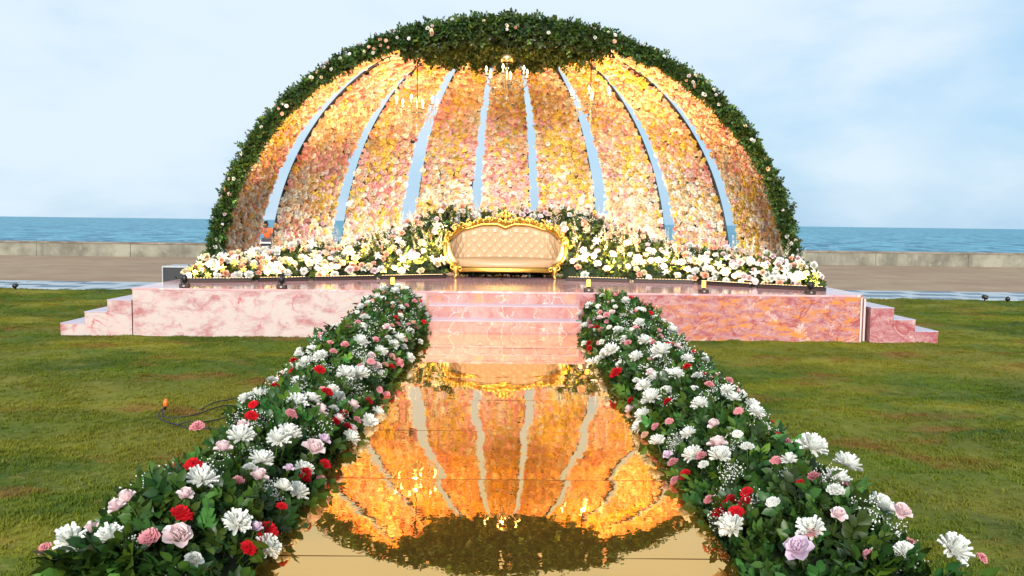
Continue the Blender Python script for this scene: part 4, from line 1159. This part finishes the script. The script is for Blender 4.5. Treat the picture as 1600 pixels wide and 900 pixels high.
# leaf-shaped carved flames along the crest
V_, T_ = [], []
parts_ = []
lt = petal_t(.55, .35, 3, .25, .25)
for i, x_ in enumerate(np.linspace(-.90, .90, 46)):
    y_ = float(cresty(x_))-.035; z_ = float(ztop(x_))+.03; s_ = random.uniform(.06, .10)*(1.15 if abs(x_) < .6 else 1)
    lean_ = -x_*1.1+random.uniform(-.6, .6)
    R = ry(-lean_*.9)@rx(radians(90))@rx(radians(random.uniform(-20, 25)))
    parts_.append((lt, R*s_, (x_, y_-.01, z_), 1))
for i, (x_, z_, a_) in enumerate([(0, .90, 0), (-.03, .93, -.5), (.03, .93, .5), (0, .97, 0), (-.035, .86, -1), (.035, .86, 1), (0, .82, 0)]):
    parts_.append((lt, ry(a_)@rx(radians(85))*.10, (x_, .53, z_), 1))
t = join(parts_); o = link('crest_leaves', tri_mesh('crest_leaves', t['V'], t['T'], None, M_gold, True), sofa)
sl = o.modifiers.new('thick', 'SOLIDIFY'); sl.thickness = .012
# carved plate filling between rail and scrolls, with openings left above
Pq = []
for j, t_ in enumerate(np.linspace(0, 1, 6)):
    hgt = .055+.035*np.clip(1-np.abs(xc)/.9, 0, 1)+.012*np.sin(xc*42)
    Pq.append(np.stack([xc, cresty(xc)-.02-.022*np.sin(pi*t_)+.004*np.sin(xc*90+j), ztop(xc)+.01+hgt*t_], -1))
o = grid_mesh('crest_plate', np.array(Pq), M_gold, sofa); sl = o.modifiers.new('thick', 'SOLIDIFY'); sl.thickness = .02
for m_ in (-1, 1):
    # arm front: sweeps from the crest end down into the leg
    ap = [(m_*.905, .10, .56), (m_*.925, .05, .50), (m_*.925, .02, .42), (m_*.905, .03, .34), (m_*.865, .06, .27), (m_*.80, .09, .215), (m_*.745, .09, .17)]
    tubes('arm_frame', [(ap, [.030, .034, .032, .030, .032, .036, .040]), (spiral(m_*.925, .53, .06, .05, .01, 0 if m_ < 0 else pi, 1.2, -m_), list(np.linspace(.016, .009, 22)))], M_gold, sofa, 8)
    # inner upholstered arm facing
    V, Q = tube_arrays([(m_*.865, .11, .545), (m_*.88, .08, .48), (m_*.87, .06, .41), (m_*.84, .06, .34), (m_*.79, .075, .275), (m_*.72, .08, .235)], [.035, .045, .048, .045, .038, .026], 10)
    me = bpy.data.meshes.new('arm_pad'); me.from_pydata(V, [], Q); me.materials.append(M_fabric); link('arm_pad', me, sofa, smooth=True)
    # cabriole legs
    tubes('leg', [([(m_*.745, .07, .20), (m_*.76, .045, .15), (m_*.765, .035, .10), (m_*.75, .04, .055), (m_*.765, .02, .018), (m_*.78, .005, .012)], [.055, .058, .045, .027, .024, .014]),
                  (spiral(m_*.70, .14, .02, .045, .008, 0 if m_ > 0 else pi, 1.1, m_), list(np.linspace(.014, .008, 22))), (spiral(m_*.80, .17, .02, .045, .008, pi/2, 1.1, -m_), list(np.linspace(.014, .008, 22)))], M_gold, sofa, 8)
    tubes('leg', [([(m_*.70, .58, .27), (m_*.71, .60, .15), (m_*.73, .63, .012)], [.035, .03, .018])], M_gold, sofa, 8)

# ------------------------------------------------------------------ chandeliers
def chandelier(loc, drop, label, arms=6, pw=36, crownring=False):
    e = empty('chandelier', label, 'chandelier', loc, 0, 'chandeliers hanging in the flower dome')
    tubes('rod', [([(0, 0, .02), (0, 0, drop)], .010)], M_dark, e, 6)
    tubes('stem', [([(0, 0, -.20), (0, 0, .26)], .013)], M_brass, e, 8)
    lathe('bowl', [(.01, -.15), (.06, -.12), (.10, -.06), (.115, -.02), (.09, -.015), (.02, -.03)], M_crystal, e, 14)
    lathe('finial', [(.004, -.36), (.03, -.32), (.036, -.29), (.012, -.25), (.02, -.22), (.006, -.19)], M_crystal, e, 10)
    for i in range(arms):
        a = 2*pi*i/arms+.35; ca, sa = cos(a), sin(a)
        prof = [(.03, -.06), (.12, -.13), (.24, -.13), (.34, -.06), (.37, .02), (.36, .05)]
        arm = tubes('arm', [([(r*ca, r*sa, z) for r, z in prof], [.012, .013, .013, .012, .010, .010])], M_crystal, e, 6)
        lathe('drip_pan', [(.008, .045), (.045, .058), (.048, .066), (.01, .06)], M_crystal, arm, 10, (.36*ca, .36*sa, 0))
        lathe('candle', [(.012, .06), (.012, .13)], M_candle, arm, 8, (.36*ca, .36*sa, 0))
        lathe('bulb', [(.006, .13), (.018, .15), (.020, .168), (.010, .20), (.002, .215)], M_bulb, arm, 8, (.36*ca, .36*sa, 0))
        V, T = [], []
        for (r, z) in ((.36, .01), (.36, -.03), (.24, -.17), (.24, -.21), (.13, -.17), (.30, -.10), (.18, -.02)):
            o_ = len(V)
            V += [(r*ca+octa['V'][j][0]*.011, r*sa+octa['V'][j][1]*.011, z+octa['V'][j][2]*.024) for j in range(6)]; T += [tuple(x+o_ for x in t) for t in octa['T'].tolist()]
        me = bpy.data.meshes.new('crystal_drops'); me.from_pydata(V, [], T); me.materials.append(M_crystal); link('crystal_drops', me, arm)['kind'] = 'stuff'
        # chain of beads from the crown to each arm
        V, T = [], []
        for j in range(9):
            t_ = j/8; r = .03+.30*t_; z = .20-.17*t_-.10*sin(pi*t_); o_ = len(V)
            V += [(r*ca+v[0]*.008, r*sa+v[1]*.008, z+v[2]*.011) for v in octa['V']]; T += [tuple(x+o_ for x in t) for t in octa['T'].tolist()]
        me = bpy.data.meshes.new('bead_chain'); me.from_pydata(V, [], T); me.materials.append(M_crystal); link('bead_chain', me, arm)['kind'] = 'stuff'
    if crownring:
        lathe('crown', [(.10, .30), (.11, .36), (.09, .42), (.08, .42), (.10, .36), (.09, .30)], M_brass, e, 12)
    ld = bpy.data.lights.new('bulb_light', 'POINT'); ld.energy = pw; ld.color = (1, .62, .27); ld.shadow_soft_size = .035
    lo_ = bpy.data.objects.new('bulb_light', ld); C.objects.link(lo_); lo_.parent = e; lo_.location = (0, 0, .17)
    return e
chandelier((0.0, 14.5, 3.80), .95, 'crystal chandelier in the middle of the dome, above the sofa', crownring=True)
chandelier((-1.53, 15.0, 3.37), .80, 'crystal chandelier hanging low in the left part of the dome')
chandelier((1.42, 14.8, 3.52), .85, 'crystal chandelier hanging in the right part of the dome')

# ------------------------------------------------------------------ behind the stage: case, table, person
case = empty('equipment_case', 'black case with metal edges behind the left end of the stage', 'case', (-4.93, 13.1, 0))
boxes('panel', [(-.135, .46, -.25, .25, .02, .735)], M_black, case)
boxes('edge', [(-.15, .475, -.265, .265, .735, .755), (-.15, -.136, -.265, -.249, 0, .734), (.461, .475, -.265, -.249, 0, .734), (-.15, -.136, .249, .265, 0, .734), (-.15, .475, -.265, .265, 0, .019)], M_alu, case)
boxes('latch', [(.20, .25, -.262, -.251, .66, .70)], M_alu, case)
boxes('handle', [(.08, .22, -.272, -.251, .40, .46)], M_dark, case)

tab = empty('console_table', 'table draped in black with a pale top behind the flower dome', 'table', (-7.55, 27.6, 0))
boxes('table_top', [(-.75, .55, -.35, .35, .71, .755)], M_alu, tab)
xs = np.linspace(-.76, .56, 60)
Pd = np.array([np.stack([xs, -.36-.02*t_*(1+np.sin(xs*40))-.0*xs, .708-t_*.69+xs*0], -1) for t_ in np.linspace(0, 1, 6)])
o = grid_mesh('drape', Pd, M_black, tab); sl = o.modifiers.new('thick', 'SOLIDIFY'); sl.thickness = .004
for x_ in (-.70, .50):
    for y_ in (-.30, .30): boxes('leg', [(x_-.02, x_+.02, y_-.02, y_+.02, 0, .709)], M_alu, tab)

def skin_fig(name, joints, edges, m, parent=None, sub=2, root=0):
    me = bpy.data.meshes.new(name); me.from_pydata([j[0] for j in joints], edges, []); me.materials.append(m)
    o = link(name, me, parent)
    sk = o.modifiers.new('skin', 'SKIN'); sk.use_smooth_shade = True
    for i, j in enumerate(joints):
        d = me.skin_vertices[0].data[i]; r = j[1]; d.radius = (r, r) if not isinstance(r, tuple) else r; d.use_root = (i == root)
    sb = o.modifiers.new('sub', 'SUBSURF'); sb.levels = sub; sb.render_levels = sub
    return o
M_skin = plain('skin', (.20, .10, .055), .5); M_shirt = plain('orange_shirt', (.70, .12, .035), .8, var=.15, bscale=8)
M_trouser = plain('dark_trousers', (.03, .035, .05), .8); M_hair = plain('black_hair', (.008, .007, .006), .6)
per = empty('person', 'person in an orange shirt leaning forward on the black draped table', 'person', (-7.70, 28.12, 0), radians(-8))
J = [((0, .10, .86), .12), ((0, .04, 1.02), .115), ((0, -.05, 1.15), .125), ((0, -.10, 1.20), .06), ((0, -.15, 1.245), .055), ((0, -.185, 1.30), .082), ((0, -.20, 1.345), .070),
     ((-.19, -.06, 1.13), .050), ((-.25, -.22, .96), .040), ((-.24, -.38, .79), .030), ((-.24, -.44, .775), .028),
     ((.19, -.06, 1.13), .050), ((.27, -.20, .96), .040), ((.30, -.38, .79), .030), ((.30, -.44, .775), .028),
     ((-.10, .10, .80), .085), ((-.12, .08, .47), .058), ((-.12, .14, .09), .040), ((-.12, .04, .04), .035),
     ((.10, .10, .80), .085), ((.12, .08, .47), .058), ((.12, .16, .09), .040), ((.12, .06, .04), .035)]
E_ = [(0, 1), (1, 2), (2, 3), (3, 4), (4, 5), (5, 6), (2, 7), (7, 8), (8, 9), (9, 10), (2, 11), (11, 12), (12, 13), (13, 14), (0, 15), (15, 16), (16, 17), (17, 18), (0, 19), (19, 20), (20, 21), (21, 22)]
skin_fig('body', J, E_, M_skin, per)
for m_ in (-1, 1):       # fingers resting on the table edge
    for i in range(4):
        b = (m_*.27-.03+.02*i, -.455, .775)
        skin_fig('finger', [(b, .009), ((b[0], b[1]-.035-.006*(i in (1, 2)), .776), .008), ((b[0], b[1]-.06-.01*(i in (1, 2)), .766), .007)], [(0, 1), (1, 2)], M_skin, per, 1)
    b = (m_*.27-m_*.035, -.43, .775)
    skin_fig('thumb', [(b, .010), ((b[0]-m_*.03, -.46, .772), .009), ((b[0]-m_*.035, -.485, .768), .008)], [(0, 1), (1, 2)], M_skin, per, 1)
skin_fig('shirt', [((0, .10, .86), .145), ((0, .04, 1.02), .14), ((0, -.05, 1.145), .15), ((0, -.09, 1.19), .075), ((-.19, -.06, 1.13), .068), ((-.235, -.17, 1.01), .06), ((.19, -.06, 1.13), .068), ((.25, -.16, 1.01), .06)],
         [(0, 1), (1, 2), (2, 3), (2, 4), (4, 5), (2, 6), (6, 7)], M_shirt, per)
skin_fig('trousers', [((0, .11, .84), .142), ((-.10, .10, .76), .105), ((-.12, .08, .47), .078), ((-.12, .14, .10), .062), ((.10, .10, .76), .105), ((.12, .08, .47), .078), ((.12, .16, .10), .062)],
         [(0, 1), (1, 2), (2, 3), (0, 4), (4, 5), (5, 6)], M_trouser, per)
skin_fig('hair', [((0, -.165, 1.33), .075), ((0, -.175, 1.375), .062), ((0, -.135, 1.30), .055)], [(0, 1), (0, 2)], M_hair, per)

# ------------------------------------------------------------------ cable with orange lamps on the lawn
cab = empty('light_cable', 'black cable with orange bulbs lying on the lawn left of the flower bed', 'cable', (0, 0, 0))
def smoothpts(p, n=8):
    out = []
    P_ = [p[0]]+list(p)+[p[-1]]
    for i in range(1, len(P_)-2):
        a, b, c, d = (np.array(P_[i+j]) for j in (-1, 0, 1, 2))
        for j in range(n):
            t = j/n; out.append(tuple(.5*((2*b)+(-a+c)*t+(2*a-5*b+4*c-d)*t*t+(-a+3*b-3*c+d)*t**3)))
    out.append(tuple(p[-1])); return out
def cord(pts, r=.005): return (smoothpts([(x, y, z+.012) for x, y, z in pts]), r)
tubes('cord', [cord([(-2.50, 6.33, .06), (-2.50, 6.20, .02), (-2.38, 6.05, .01), (-2.25, 5.95, .012), (-2.15, 5.85, .015), (-2.02, 5.88, .01), (-1.90, 5.75, .03), (-1.75, 5.6, .05)]),
               cord([(-2.50, 6.30, .05), (-2.46, 6.18, .02), (-2.36, 6.20, .01), (-2.24, 6.28, .02), (-2.14, 6.50, .03), (-2.05, 6.6, .01)]),
               cord([(-2.28, 5.94, .01), (-2.20, 5.98, .03), (-2.12, 6.02, .02), (-2.06, 6.12, .012), (-1.98, 6.20, .02), (-1.85, 6.22, .03), (-1.6, 6.2, .1)]),
               cord([(-2.30, 6.50, .0), (-2.26, 6.70, .015), (-2.18, 6.78, .02), (-2.10, 6.85, .03), (-2.02, 7.02, .05), (-1.95, 7.10, .06)])], M_cord, cab, 6)
for p, tilt in (((-2.50, 6.33, .07), .15), ((-1.95, 7.10, .065), 1.3)):
    b = lathe('bulb', [(.006, 0), (.020, .012), (.026, .035), (.024, .06), (.012, .082), (.002, .086)], M_orange, cab, 10); b.location = p; b.rotation_euler = (0, tilt, 0); b.scale = (.7, .7, .7)
    b = lathe('socket', [(.012, -.03), (.014, -.028), (.014, .004), (.010, .006)], M_dark, cab, 8); b.location = p; b.rotation_euler = (0, tilt, 0); b.scale = (.7, .7, .7)
